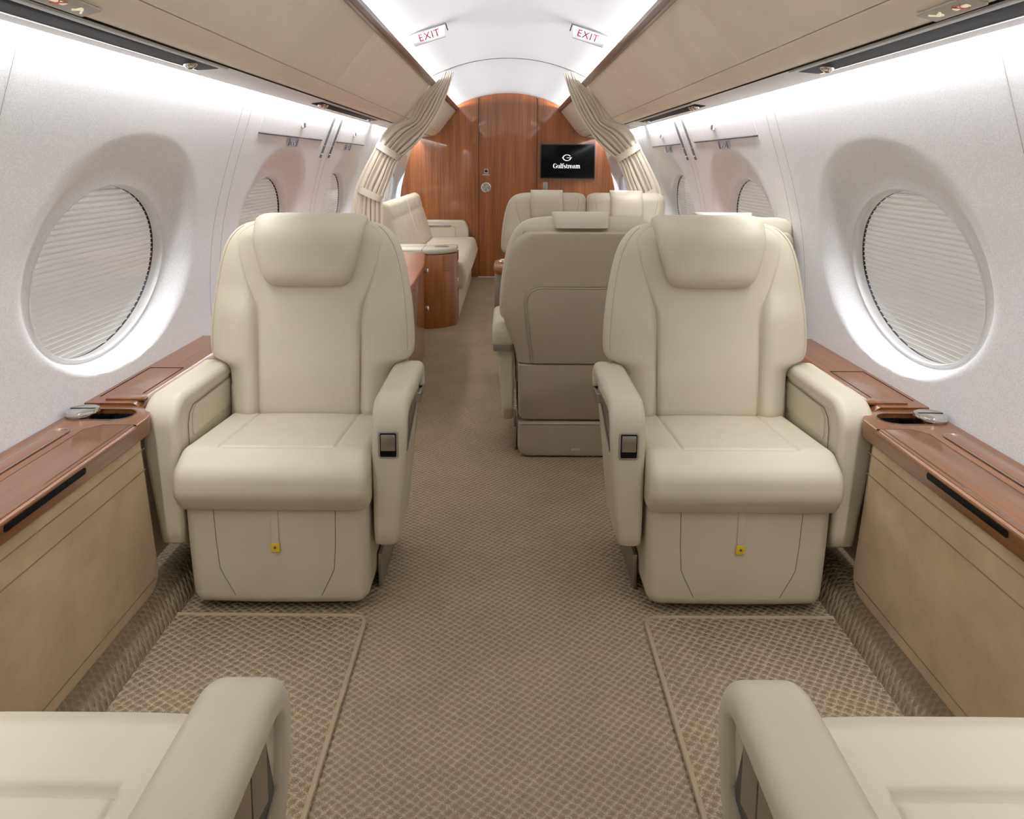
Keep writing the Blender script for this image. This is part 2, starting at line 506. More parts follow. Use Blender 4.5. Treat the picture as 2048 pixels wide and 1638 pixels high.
sl = rext([(hx - .011, 1.055), (hx - .008, 1.053), (hx + .012, 1.074), (hx + .009, 1.076)], hy - .0024, hy - .0015, 0, 'y')
mesh('no_smoking_mark', *merge(tb, sl), MARK, pl_)
mesh('placard_strip', *rbox(hx - .034, hy - .0015, 1.024, hx + .034, hy, 1.032, .0004, .001), LABEL, dr)
# light switch plate below the screen
tag(mesh('switch_plate', *rbox(.348, YB - .036, .88, .396, YB - .030, .958, .001, .004), NICKEL), 'small grey switch plate on the bulkhead below the screen', 'switch')
# screen
TY = YB - .03
tv = thing('wall_screen', 'black flat screen with a white logo on the wooden bulkhead', 'screen', (.588, TY, 1.164))
mesh('bezel', *rbox(-.272, -.045, -.170, .272, -.0005, .170, .004, .008), DARK, tv)
mesh('display', *rbox(-.262, -.0465, -.160, .262, -.044, .160, .0005, .002), SCREEN, tv)
def stroke(pts, ws, y):
    """flat stroke of varying width in the xz plane"""
    vs, fs = [], []
    n = len(pts)
    for i in range(n):
        a = pts[max(i - 1, 0)]; b = pts[min(i + 1, n - 1)]
        tx, tz = b[0] - a[0], b[1] - a[1]; L = math.hypot(tx, tz) or 1
        w_ = (ws[i] if isinstance(ws, (list, tuple)) else ws) / 2
        for y_ in (y, y + .0006):
            vs += [(pts[i][0] - tz / L * w_, y_, pts[i][1] + tx / L * w_), (pts[i][0] + tz / L * w_, y_, pts[i][1] - tx / L * w_)]
        if i:
            o = 4 * i
            fs += [(o - 4, o - 3, o + 1, o), (o - 2, o - 1, o + 3, o + 2), (o - 4, o, o + 2, o - 2), (o - 3, o + 1, o + 3, o - 1)]
    return vs, fs
def arc(cx, cz, rx, rz, a0, a1, n=18):
    return [(cx + rx * math.cos(R(lerp(a0, a1, i / n))), cz + rz * math.sin(R(lerp(a0, a1, i / n)))) for i in range(n + 1)]
def glyphs(word, x, base, h, y):
    """serif letters drawn as strokes; h = x-height"""
    T, t = .20 * h, .075 * h; out = []; cap = 1.5 * h
    def st(p, w_): out.append(stroke([(x + a * h, base + b * h) for a, b in p], [v * h for v in w_] if isinstance(w_, list) else w_, y))
    def serif(a, b, w_=.42): st([(a - w_ / 2, b), (a + w_ / 2, b)], t)
    for ch in word:
        if ch == 'G':
            p = arc(.62, .74, .52, .74, 40, 345); st(p, [.08 + .22 * max(0, math.cos(R(lerp(40, 345, i / 18) - 180))) for i in range(19)])
            st([(1.08, .05), (1.08, .66)], T); serif(1.08, .66, .5); st([(1.03, 1.1), (1.03, 1.42)], t); wd = 1.36
        elif ch == 'u':
            st([(.22, .98), (.22, .3)], T); st(arc(.46, .3, .24, .28, 180, 300, 8), [.24, .2, .14, .1, .08, .08, .08, .08, .08]); st([(.78, 0), (.78, .98)], T); serif(.16, .97, .3); serif(.72, .97, .3); serif(.86, .04, .25); wd = 1.05
        elif ch == 'l':
            st([(.24, 0), (.24, 1.55)], T); serif(.24, .04); serif(.18, 1.52, .3); wd = .52
        elif ch == 'f':
            st([(.26, 0), (.26, 1.2)], T); st(arc(.52, 1.2, .26, .32, 180, 50, 8), [.26, .24, .2, .14, .1, .08, .1, .16, .2]); serif(.26, .04, .5); st([(.02, .92), (.58, .92)], t); wd = .62
        elif ch == 's':
            p = arc(.38, .74, .24, .22, 40, 230, 10) + arc(.38, .27, .26, .25, 60, -150, 10); st(p, [.08, .09, .1, .12, .14, .16, .18, .2, .22, .23, .24, .24, .23, .2, .18, .14, .1, .09, .08, .08, .1, .12]); wd = .76
        elif ch == 't':
            st([(.28, .18), (.28, 1.3)], T); st(arc(.5, .26, .22, .25, 180, 320, 8), [.24, .2, .16, .1, .08, .08, .08, .08, .06]); st([(.04, .92), (.56, .92)], t); wd = .66
        elif ch == 'r':
            st([(.24, 0), (.24, .98)], T); st(arc(.56, .66, .26, .30, 160, 50, 8), [.08, .08, .1, .12, .14, .18, .22, .24, .22]); serif(.24, .04, .46); serif(.17, .97, .3); wd = .74
        elif ch == 'e':
            st(arc(.46, .49, .36, .48, 5, 325), [.08 + .2 * max(0, math.cos(R(lerp(5, 325, i / 18) - 180))) for i in range(19)]); st([(.14, .54), (.80, .54)], t); wd = .9
        elif ch == 'a':
            st(arc(.42, .70, .28, .27, 160, 0, 10), [.2, .16, .1, .08, .1, .14, .18, .22, .24, .25, .26]); st([(.70, .72), (.70, .12)], T); st(arc(.38, .28, .26, .27, 60, 330, 10), [.08, .1, .14, .2, .22, .22, .2, .14, .1, .08, .08]); serif(.80, .04, .22); wd = .98
        elif ch == 'm':
            for k in range(3): st([(.24 + .54 * k, 0), (.24 + .54 * k, .8 if k else .98)], T); serif(.24 + .54 * k, .04, .44)
            for k in range(2): st(arc(.53 + .54 * k, .72, .25, .25, 170, 0, 8), [.08, .1, .12, .14, .16, .2, .22, .24, .26])
            serif(.17, .97, .3); wd = 1.66
        x += wd * h
    return out, x
g0, xe = glyphs('Gulfstream', 0, 0, .034, 0)
W = xe; sc = .268 / W
word = merge(*g0); word = ([(-.134 + a * sc - .008, -.0472 + b, -.066 + c_ * sc) for a, b, c_ in word[0]], word[1])
mesh('wordmark', *word, SCRT, tv)
gx, gz = -.008, .036
lg = [stroke(arc(gx, gz, .038, .028, 28, 352, 28), [.0045 + .0035 * abs(math.cos(R(lerp(28, 352, i / 28)))) for i in range(29)], -.0472),
      stroke([(gx - .004, gz - .001), (gx + .040, gz - .001)], .004, -.0472),
      stroke([(gx - .051, gz), (gx - .034, gz)], [.001, .007], -.0472), stroke([(gx + .036, gz), (gx + .052, gz)], [.007, .001], -.0472)]
mesh('emblem', *merge(*lg), SCRT, tv)

# ------------------------------------------------------------------ overhead bins, valance trim, service panels
BINP = [(.511, 1.656), (.54, 1.617), (.59, 1.558), (.64, 1.492), (.668, 1.458), (.682, 1.444)]
LIPP = [(.683, 1.441), (.697, 1.430), (.712, 1.420), (.730, 1.411), (.748, 1.406), (.762, 1.4055)]
BACKP = [(.775, 1.41), (.80, 1.55), (.56, 1.70)]
def binunit(s, y0, y1, label):
    t = thing('overhead_bin', label, 'bin', (s * .66, (y0 + y1) / 2, 1.40), 0, 'overhead bins along both sides')
    L = (y1 - y0) / 2; ox = .66; oz = 1.40
    def prof(pl, a, b, thick):
        # closed outline: the outer skin and a back offset
        outer = [((x - ox), z - oz) for x, z in pl]
        nrm = []
        for i in range(len(outer)):
            p, q = outer[max(i - 1, 0)], outer[min(i + 1, len(outer) - 1)]
            tx, tz = q[0] - p[0], q[1] - p[1]; l_ = math.hypot(tx, tz); nrm.append((-tz / l_, tx / l_))
        inner = [(o_[0] + n_[0] * thick, o_[1] + n_[1] * thick) for o_, n_ in zip(outer, nrm)]
        poly = outer + inner[::-1]
        v, f = rext(poly, a, b, .0025, 'y', k=3)
        return [(s * p[0], p[1], p[2]) for p in v], f
    mesh('door', *prof(BINP, -L + .001, L - .001, .018), BINL, t, angle=50)
    mesh('lower_lip', *prof(LIPP, -L + .0005, L - .0005, .012), BINL, t, angle=50)
    pl = [(x - ox, z - oz) for x, z in [(.530, 1.650), (.60, 1.560), (.70, 1.447), (.755, 1.422), (.78, 1.50)]]
    v, f = rext(pl, -L + .002, L - .002, 0, 'y'); mesh('body', [(s * p[0], p[1], p[2]) for p in v], f, TAUPE, t)
    return t
SIDE = {-1: 'left', 1: 'right'}
BINY = {-1: [-1.6, 1.05, 3.0, 5.03], 1: [-1.6, .62, 2.27, 5.03]}
WORDS = {-1: ['left overhead bin nearest the camera at top edge', 'left beige overhead bin above the big oval window', 'left beige overhead bin ending at the tied curtain'],
         1: ['right overhead bin nearest the camera at top edge', 'right beige overhead bin above the big oval window', 'right beige overhead bin ending at the tied curtain']}
for s in (-1, 1):
    for a, b, l in zip(BINY[s], BINY[s][1:], WORDS[s]): binunit(s, a, b, l)
    binunit(s, 5.09, 6.35, SIDE[s] + ' overhead bin just past the curtain')
    binunit(s, 6.35, YB - .031, SIDE[s] + ' overhead bin touching the wooden bulkhead')
    tr = rext(rpoly([(.499, 1.648), (.517, 1.647), (.520, 1.660), (.497, 1.684), (.485, 1.680)], .003), YA, YB - .031, 0, 'y')
    struct(mesh('trim_%d' % (1 if s < 0 else 2), *([(s * p[0], p[1], p[2]) for p in tr[0]], tr[1]), TRIMW))
    br = rext([(.51, 1.690), (.57, 1.612), (.575, 1.618), (.515, 1.70)], YA, YB - .031, 0, 'y')
    # cream indicator buttons on the lip
    for yy in (3.95, 6.6):
        bt = thing('call_button', 'small white twin button on the %s bin lip %s' % (SIDE[s], 'before the curtain' if yy < 5 else 'past the curtain'), 'button', (s * .697, yy, 1.430), 0); bt.rotation_euler = (0, -s * R(141), 0)
        for k in (-1, 1): mesh('key', *mx(zbox(-.009, -.015 + k * .017, -.003, .009, .015 + k * .017, .004, .002, .004), s), WHITE, bt)
    # lit belt and smoking sign
    sg = thing('cabin_sign', 'lit no smoking and seat belt sign on the %s bin lip' % SIDE[s], 'sign', (s * .737, 1.30, 1.4085))
    sg.rotation_euler = (0, -s * R(164), 0)
    mesh('sign_plate', *zbox(-.020, -.075, -.001, .020, .075, .0035, .002, .006), SIGNB, sg)
    q = []
    for yy in (-.028,):
        q.append(zbox(-.006, yy - .022, .003, .003, yy + .018, .0045, .0005, .002))
    q.append(lathe([(.0001, .0045), (.006, .0045), (.006, .003)], 'z', (-.002, .030, 0), 12))
    q.append(tube([(.006, .020, .004), (-.004, .036, .004), (.008, .050, .004)], .0022, 6))
    for vf in q: mesh('icon', *vf, ICON, sg)
    cr = [tube([(-.010, -.040, .0048), (.008, -.018, .0048)], .0013, 6), tube([(.008, -.040, .0048), (-.010, -.018, .0048)], .0013, 6)]
    mesh('red_cross', *merge(*cr), ICONR, sg)
    # service panel under the bins
    def psu(y0, y1, slots, label, xo):
        t = thing('service_panel', label, 'panel', (s * .81, (y0 + y1) / 2, 1.40)); L = (y1 - y0) / 2; yc = (y0 + y1) / 2
        def tl(vf): return [(s * p[0], p[1], p[2] - .115 * (p[0] + .047) + .003) for p in vf[0]], vf[1]
        v, f = rext(rpoly([(-.047, .012), (-.047, .003), (xo - .81, -.0092), (xo - .81, .006)], .002), -L, L, 0, 'y')
        mesh('cover', [(s * p[0], p[1], p[2]) for p in v], f, WALLF, t)
        ln = rbox(-.0470, -L, .0015, -.0445, L, .010, .0005); mesh('shadow_gap', *mx(ln, s), BLACK, t)
        for a, b in slots:
            a -= yc; b -= yc
            e = .07
            pl = rpoly([(-.020, a), (.034, a + e * .2), (.034, b - e * .2), (-.020, b), (-.030, b - e), (-.030, a + e)], [.004, .02, .02, .004, .01, .01])
            mesh('slot', *tl(rext(pl, -.0015, .006, .001, 'z', k=2)), BLACK, t)
            st = rext(rpoly(rect(-.040, a - .02, -.027, b + .02), .003), -.0035, .003, .001, 'z', k=2); mesh('light_strip', *tl(st), LABEL, t)
            k = rext(rpoly(rect(.030, a + .02, .034, b - .02), .001), -.0025, .001, .0005, 'z', k=2); mesh('slot_rim', *tl(k), CHROME, t)
            for yy in (a + .10, a + .155, b - .12):
                g = mesh('air_nozzle', *tl(lathe([(.0001, -.012), (.008, -.012), (.013, -.009), (.017, -.004), (.018, .001)], 'z', (.008, yy, 0), 20)), CHROME, t)
                mesh('nozzle_throat', *tl(lathe([(.0001, -.0125), (.006, -.0128), (.0065, -.010)], 'z', (.008, yy, 0), 14)), BLACK, g)
        return t
    psu(YA, 2.62, [(-.9, 2.10)], SIDE[s] + ' silver service panel with long black slot above big window', .886)
    psu(2.622, 5.03, [(3.25, 4.62)], SIDE[s] + ' silver service panel with short black slot before the curtain', .886)
    psu(5.09, YB - .031, [(5.4, 6.9)], SIDE[s] + ' silver service panel beyond the curtain', .886)

# exit signs hanging from the ceiling
for s in (-1, 1):
    e = thing('exit_sign', '%s lit EXIT sign hanging from the ceiling' % SIDE[s], 'sign', (s * .372, 3.56, ceilz(.372) - .008))
    slope = math.atan2(ceilz(.40) - ceilz(.28), .12)
    e.rotation_euler = (0, -s * slope, 0)
    pl = rpoly([(-.086, 0.004), (.086, 0.004), (.080 if s > 0 else .068, -.054), (-.068 if s > 0 else -.080, -.054)], .005)
    mesh('sign_body', *rext(pl, -.006, .006, .002, 'y', k=2), EXITF, e)
    mesh('mounting_rail', *rbox(-.090, -.010, -.002, .090, -.005, .005, .001), NICKEL, e)
    mesh('lower_edge', *rbox(-.068 if s > 0 else -.080, -.0075, -.0555, .080 if s > 0 else .068, -.004, -.0535, .0004), NICKEL, e)
    ie = (-s * .0865); mesh('end_cap', *rbox(ie - .003, -.008, -.030, ie + .003, .006, .003, .001), DARK, e)
    fc = bpy.data.curves.new('exit_word', 'FONT'); fc.body = 'EXIT'; fc.size = .045; fc.align_x = 'CENTER'; fc.space_character = 1.12; fc.extrude = .0004
    tmp = bpy.data.objects.new('exit_word_source', fc); COL.objects.link(tmp)
    me = bpy.data.meshes.new_from_object(tmp.evaluated_get(bpy.context.evaluated_depsgraph_get()))
    bpy.data.objects.remove(tmp); bpy.data.curves.remove(fc)
    tx = link('lettering', me, RED, e, (-.002, -.0068, -.041)); tx.rotation_euler = (R(90), 0, 0)
    me.materials.clear(); me.materials.append(RED)

# ------------------------------------------------------------------ wall fittings in the second and third bays
for s in (-1, 1):
    for k, (y0, y1, yl) in enumerate(((2.93, 3.92, 3.50), (4.24, 5.05, 4.66))):
        wd = ('beside the first tall window pair', 'next to the curtain')[k]
        t = thing('mask_door', '%s oxygen mask door in the silver wall %s' % (SIDE[s], ('above the second window', 'above the third window')[k]), 'panel', (s * .93, (y0 + y1) / 2, 1.30))
        yc = (y0 + y1) / 2
        def wp(y, z, off=.0): return (s * (wallx(z) - off - .93), y - yc, z - 1.30)
        zz = [1.262 + .115 * i / 8 for i in range(9)]
        outer = [[wp(y0, z, .0005) for z in zz], [wp(y1, z, .0005) for z in zz]]
        inner = [[wp(y1, z, -.006) for z in zz], [wp(y0, z, -.006) for z in zz]]
        vs, fs = rings(outer + inner + [outer[0]], closed=False, cap=False)
        mesh('door', vs, fs, WALLF, t)
        mesh('lower_edge', *tube([wp(y0, 1.258, .001), wp(y1, 1.258, .001)], .0028, 6), BLACK, t)
        mesh('upper_edge', *tube([wp(y0, 1.380, .0), wp(y1, 1.380, .0)], .0012, 6), GREYP, t)
        c = wp(yl, 1.315, .0045)
        v, f = rbox(-.003, -.022, -.013, .003, .022, .013, .001, .003)
        la = mesh('latch', *v_f if False else ([(s * p[0] + c[0], p[1] + c[1], p[2] + c[2]) for p in v], f), WHITE, t)
        v, f = rbox(-.0045, -.017, -.009, -.002, .017, .012, .001, .002)
        mesh('latch_well', [(s * p[0] + c[0], p[1] + c[1], p[2] + c[2]) for p in v], f, DARK, la)
        # placard under the door
        yp = yl - .09
        pp = tag(mesh('seat_placard', *rings([[(s * (wallx(z) - o), y, z) for y in (yp - .085, yp + .085)] for z, o in ((1.214, .0022), (1.235, .0022), (1.256, .0022))], closed=False, cap=False), LABEL), '%s small grey placard with rings under the %s mask door' % (SIDE[s], ('first', 'second')[k]), 'placard')
        q = []
        for dy in (-.022, .022):
            q.append(tube([(s * (wallx(1.235) - .0032), yp + dy + .014 * math.cos(a), 1.235 + .012 * math.sin(a)) for a in [2 * math.pi * i / 20 for i in range(20)]], .0022, 5, True))
        for dy in (-.068, -.056, .056, .068): q.append(tube([(s * (wallx(z) - .0032), yp + dy, z) for z in (1.219, 1.251)], .003, 5))
        mesh('printed_mark', *merge(*q), INK, pp)
    for k, yy in enumerate((3.98, 4.16)):
        t = thing('wall_rail', '%s thin dark metal rail slot on the wall, %s of two' % (SIDE[s], ('nearer', 'farther')[k]), 'rail', (s * .90, yy, 1.28))
        def rp(z, off=.004): return (s * (wallx(z) - off - .90), (z - 1.18) * .28, z - 1.28)
        mesh('channel', *tube([rp(1.235 + .145 * i / 10) for i in range(11)], .0055, 8), DARK, t)
        mesh('lower_slot', *tube([rp(1.170 + .060 * i / 6) for i in range(7)], .0055, 8), DARK, t)
        mesh('clip', *tube([rp(1.184, .006), rp(1.190, .006)], .007, 8), CHROME, t)

# ------------------------------------------------------------------ side ledges with table, cup holder and suede front
def side_ledge(s):
    d = SIDE[s]
    t = thing('side_ledge', '%s glossy wooden side ledge with suede front and cup holder' % d, 'ledge', (s * .95, .8, 0))
    def M(vf): return [(s * (p[0] - .95), p[1] - .8, p[2]) for p in vf[0]], vf[1]
    ZT, YE = .532, 1.845
    # suede panel
    sp = rext(dens(rpoly([(YA, .075), (1.79, .075), (1.735, .488), (YA, .488)], [0, .05, .01, 0]), .05), .880, .94, .012, 'x')
    o = mesh('suede_panel', *M(sp), SUEDE, t)
    for z in (.458, .405, .112):
        mesh('seam', *M(tube([(.8792, YA, z), (.8792, 1.742 if z > .2 else 1.755, z)], .0013, 5)), SEAMS, o)
    # ledge top outline in plan with a rounded aisle corner
    pl = rpoly([(.872, YA), (1.079, YA), (1.079, YE), (.872, YE)], [0, 0, .0, .10])
    # build with a racetrack hole for the cup holder
    hole = [(1.005 + .042 * math.cos(a) , 1.722 + .042 * math.sin(a)) for a in [math.pi * i / 10 for i in range(11)]]
    hole = arc(.905 + .045, 1.765, .0, .0, 0, 1, 1)
    hr = .040
    c0, c1 = (1.033, 1.772), (.952, 1.772)
    hp = [(c0[0] + hr * math.cos(R(a)), c0[1] + hr * math.sin(R(a))) for a in range(-90, 91, 12)] + [(c1[0] + hr * math.cos(R(a)), c1[1] + hr * math.sin(R(a))) for a in range(90, 271, 12)]
    bm = bmesh.new()
    def loop(poly, z): return [bm.verts.new((s * (p[0] - .95), p[1] - .8, z)) for p in poly]
    def edges(vs): return [bm.edges.new((vs[i], vs[(i + 1) % len(vs)])) for i in range(len(vs))]
    plin = inset(pl, .004)
    a0 = loop(plin, ZT); h0 = loop(hp, ZT)
    bmesh.ops.triangle_fill(bm, use_beauty=True, use_dissolve=False, edges=edges(a0) + edges(h0))
    a1 = loop(inset(pl, .001), ZT - .0015); a2 = loop(pl, ZT - .005); a3 = loop(pl, .490); a4 = loop(inset(pl, .006), .484)
    for p_, q_ in ((a0, a1), (a1, a2), (a2, a3), (a3, a4)):
        for i in range(len(p_)): bm.faces.new((p_[i], p_[(i + 1) % len(p_)], q_[(i + 1) % len(p_)], q_[i]))
    bm.faces.new(a4)
    h1 = loop(hp, ZT - .012)
    for i in range(len(h0)): bm.faces.new((h0[i], h0[(i + 1) % len(h0)], h1[(i + 1) % len(h0)], h1[i]))
    bmesh.ops.recalc_face_normals(bm, faces=bm.faces)
    for f in bm.faces: f.smooth = True
    for e in bm.edges:
        if len(e.link_faces) == 2 and e.calc_face_angle(0) > R(40): e.smooth = False
    me = bpy.data.meshes.new('ledge_top'); bm.to_mesh(me); bm.free()
    top = link('ledge_top', me, WOODY, t)
    # cup well
    cw = rings([[(p[0], p[1], z) for p in inset(hp, i_)] for i_, z in ((0, ZT - .011), (.002, ZT - .012), (.004, ZT - .06), (.02, ZT - .062))], cap=False)
    wv, wf_ = cw; n = len(hp); wf_.append(tuple(3 * n + j for j in range(n)))
    mesh('cup_well', *M((wv, wf_)), BLACK, t)
    mesh('well_rim', *M(tube([(p[0], p[1], ZT + .0002) for p in hp], .0016, 6, True)), TRIMW, t)
    mesh('well_divider', *M(rings([[(.985 + .012 * math.sin(i * .5), 1.738 + .007 * i, z) for i in range(11)] for z in (ZT - .03, ZT - .006)], closed=False, cap=False)), CHROME, t)
    lid = mesh('cup_lid', *M(lathe([(.0001, ZT + .016), (.032, ZT + .016), (.0365, ZT + .014), (.038, ZT + .010), (.038, ZT + .004), (.036, ZT + .003), (.036, ZT - .03), (.0001, ZT - .03)], 'z', (1.038, 1.770, 0), 40)), CHROME, t)
    mesh('lid_flap', *M(zbox(1.008, 1.768, ZT + .0155, 1.068, 1.774, ZT + .0172, .0006)), DARK, lid)
    # folding table leaf with fluted edge lines and front slot
    lf = rpoly([(.853, -.2), (.953, -.2), (.985, 1.655), (.853, 1.69)], [.0, .0, .004, .004])
    lf = [(.876, -.4), (.978, -.4), (.978, 1.665), (.950, 1.695), (.876, 1.695)]
    leaf = mesh('table_leaf', *M(rext(rpoly(lf, .003), ZT - .004, ZT + .0018, .001, 'z', k=2)), WOODY, t)
    jl = [(.978, -.4), (.978, 1.665), (.950, 1.695), (.8715, 1.695)]
    mesh('leaf_joint', *M(tube([(a, b, ZT + .0004) for a, b in jl], .0016, 5)), BLACK, t)
    mesh('leaf_bead', *M(tube([(.886, -.4, ZT + .0018), (.886, 1.69, ZT + .0018)], .0016, 6)), TRIMW, leaf)
    mesh('bullnose', *M(rext(dens(rpoly([(.8675, .5225), (.878, .5215), (.882, .530), (.872, .530)], .005), .01), YA, 1.695, .004, 'y', k=3)), WOODY, t)
    mesh('table_slot', *M(rext(rpoly(rect(1.225, .507, 1.480, .5205), .005), .8705, .8745, .0006, 'x', k=2)), BLACK, t)
    # narrow air grille along the wall side
    gr = mesh('air_grille', *M(zbox(1.004, -.5, ZT - .002, 1.044, 1.665, ZT + .0022, .001, .019)), WOODY, t)
    e = rpoly(rect(1.004, -.5, 1.044, 1.665), .019)
    mesh('grille_rim', *M(tube([(a, b, ZT + .0022) for a, b in e], .0016, 6, True)), NICKEL, gr)
    # rear, narrower run of the ledge beside the seat
    Y2 = 2.60
    pr = rpoly([(1.079, .536), (.955, .536), (.932, .520), (.932, .470), (1.079, .470)], [0, .012, .018, .01, 0])
    mesh('rear_ledge', *M(rext(pr, YE + .003, Y2, 0, 'y')), WOODY, t)
    jl = [(1.066, 1.90), (1.066, 2.18), (.968, 2.18), (.968, 1.90)]
    mesh('hatch_joint', *M(tube([(a, b, .5362) for a, b in jl], .0012, 5)), BLACK, t)
    tab = [(.985 + .052 * math.cos(R(a)), 1.872 + .05 * math.sin(R(a))) for a in range(0, 181, 12)]
    mesh('hatch_grip', *M(rext(tab, .534, .540, .001, 'z', k=2)), WOODY, t)
    mesh('lower_panel', *M(rbox(.945, 1.75, .02, .975, Y2, .472, .004)), TAUPE, t)
    return t
for s in (-1, 1): side_ledge(s)

# carpeted kick along the foot of each side
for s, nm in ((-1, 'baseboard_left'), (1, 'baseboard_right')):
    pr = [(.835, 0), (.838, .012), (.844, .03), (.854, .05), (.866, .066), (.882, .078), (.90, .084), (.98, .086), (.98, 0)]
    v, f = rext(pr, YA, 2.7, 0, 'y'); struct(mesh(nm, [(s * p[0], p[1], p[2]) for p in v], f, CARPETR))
# foot mats between the facing seats
for s in (-1, 1):
    mt = thing('foot_mat', '%s woven beige foot mat with bound edge between facing seats' % SIDE[s], 'mat', (s * .6, 1.25, 0))
    pl = rpoly(rect(-.245, -.36, .236, .515), [.0, 0, .0, .035])
    mesh('pile', *mx(rext(pl, .0005, .008, .001, 'z', k=2), s), CARPETM, mt)
    pts = [(-.247, -.36 + .04 * i) for i in range(21)] + [(-.247, .48), (-.244, .497), (-.235, .509), (-.215, .514), (.234, .516)]
    mesh('bound_edge', *mx(tube([(a, b, .0062) for a, b in pts], .0062, 8), s), BIND, mt)

# ------------------------------------------------------------------ cabin chairs
# local frame: origin on the floor under the seat, -y is the way the chair faces
REC = math.tan(R(6.0))
def back_y(z): return .088 + (z - .42) * REC
EXT = [0]            # front plane of the backrest
WPROF = [(.36, .236), (.50, .240), (.548, .246), (.562, .262), (.578, .292), (.60, .301), (.65, .302), (.72, .297), (.80, .286), (.87, .271), (.915, .254), (.945, .232), (.965, .205), (.976, .165), (.980, .12)]
WSQ = [(.36, .236), (.52, .240), (.60, .258), (.70, .262), (.93, .262), (.950, .258), (.965, .248), (.975, .230), (.980, .205)]
def samples(brk, n=36):
    us = [-1 + 2 * i / n for i in range(n + 1)]
    for b in brk:
        for s in (-1, 1):
            us += [s * (b + d) for d in (-.03, -.018, -.010, -.004, 0, .004, .010, .018, .03)]
    us += [s * v for s in (-1, 1) for v in (.96, .98, .99, .996)]
    us = sorted(u for u in us if -1 <= u <= 1)
    out = [us[0]]
    for u in us[1:]:
        if u - out[-1] > .0015: out.append(u)
    return out
def xcrease(z):
    return interp([(.38, .147), (.69, .150), (.73, .156), (.81, .183), (.87, .201), (.92, .209), (.97, .211)], z)
def make_back(wl, wr):
    """lofted backrest: bolsters, recessed centre, crease lines"""
    zs = sorted(set([.404, .408, .414, .421] + [.43 + .0125 * i for i in range(44)] + [.555, .5675, .575, .95, .96, .968, .974, .978, .980]))
    zs = [z for z in zs if z <= .980]
    rs = []
    us = samples([.5], 40)
    # sample positions given directly in metres so the crease stays sharp
    for z in zs:
        L = spline(wl, z); Rr = spline(wr, z)
        xc = min(xcrease(z), min(L, Rr) - .035)
        base = [-1, -.995, -.985, -.965, -.93, -.88, -.80]
        xsn = []
        def seg(a, b, n): return [lerp(a, b, i / n) for i in range(n)]
        left = [-L * (1 - q) - 0 for q in (0, .004, .012, .028, .055, .1, .16)]
        dl = (-.022, -.012, -.006, -.003, -.0012, 0, .0012, .003, .006, .012, .022)
        l2 = [-xc + d for d in dl]
        a = left[-1]; mid1 = [lerp(a, l2[0], .33), lerp(a, l2[0], .66)] if l2[0] > a + .004 else []
        r2 = [xc + d for d in dl]
        right = [Rr * (1 - q) for q in (.16, .1, .055, .028, .012, .004, 0)]
        mid2 = [lerp(r2[-1], right[0], .33), lerp(r2[-1], right[0], .66)]
        cen = [lerp(l2[-1], r2[0], (i + 1) / 13) for i in range(12)]
        X = left + mid1 + l2 + cen + r2 + mid2 + right
        if not mid1: X = left + [lerp(left[-1], l2[0], .33), lerp(left[-1], l2[0], .66)] + l2 + cen + r2 + mid2 + right
        X = sorted(X)
        T = .058 * min(1, math.sqrt(max(0.0, (.9815 - z) / .045))) if z > .9365 else .058
        if z < .43: T = .058 * (.62 + .38 * math.sqrt(max(0, (z - .403) / .027)))
        yc = back_y(z) + .058
        fr, bk = [], []
        deep = 1 - sm(.70, .80, z)
        for x in X:
            w_ = L if x < 0 else Rr
            u = abs(x) / w_
            e = (1 - min(1, u) ** 5) ** (1 / 2.6)
            d = abs(abs(x) - xc)
            bol = sm(xc - .002, xc + .03, abs(x)) * (.017 * deep + .004) - .011 * sm(.75, 1, u)
            pad = (.006 * (1 - (abs(x) / max(xc, .01)) ** 2) if abs(x) < xc else 0) * deep
            gr = (.0075 * deep + .0028) * math.exp(-(d / (.0042 * deep + .0018)) ** 2)
            # padding shoulder under the headrest and a light lumbar swell
            sw = .008 * math.exp(-((z - .52) / .12) ** 2) if abs(x) < xc else 0
            y = yc - T * e - (bol + pad + sw) * min(1, T / .04) * e + gr * e
            fr.append((x, y, z))
            bk.append((x, yc + T * .62 * e, z))
        rs.append(fr + bk[::-1])
    return rings(rs)
def make_headrest(sc=1.0):
    zs = [.792, .794, .798, .805, .815, .83, .85, .88, .91, .94, .96, .975, .985, .992, .996, .998]
    rs = []
    for z in zs:
        w_ = interp([(.792, .086), (.794, .100), (.798, .109), (.805, .117), (.815, .124), (.83, .130), (.86, .140), (.91, .153), (.95, .161), (.975, .164), (.985, .162), (.992, .155), (.996, .144), (.998, .130)], z)
        if sc < 1: w_ = min(.107, w_ - .02)
        y0 = back_y(z)
        f = .042 * min(1, math.sqrt(max(0, (z - .7915) / .03)))
        top = min(1, math.sqrt(max(0, (.9985 - z) / .05)))
        yf = lerp(y0 + .055, y0 - f - .004 * math.sin((z - .79) / .21 * 3.1), top)
        yb = lerp(y0 + .065, y0 + .108, top)
        lo = .908 if sc < 1 else .93
        if z < lo: yb = y0 + .03
        elif z < lo + .02: yb = lerp(y0 + .03, y0 + .122, (z - lo) / .02)
        else: yb = max(yb, lerp(y0 + .065, y0 + .122, top))
        n = 30; fr, bk = [], []
        for i in range(n + 1):
            a = math.pi * i / n; u = -math.cos(a); e = (1 - abs(u) ** 7) ** (1 / 3.0) if abs(u) < 1 else 0
            m_ = (yf + yb) / 2; h = (yb - yf) / 2
            fr.append((u * w_, m_ - h * e, z)); bk.append((u * w_, m_ + h * e, z))
        rs.append(fr + bk[::-1])
    return rings(rs)
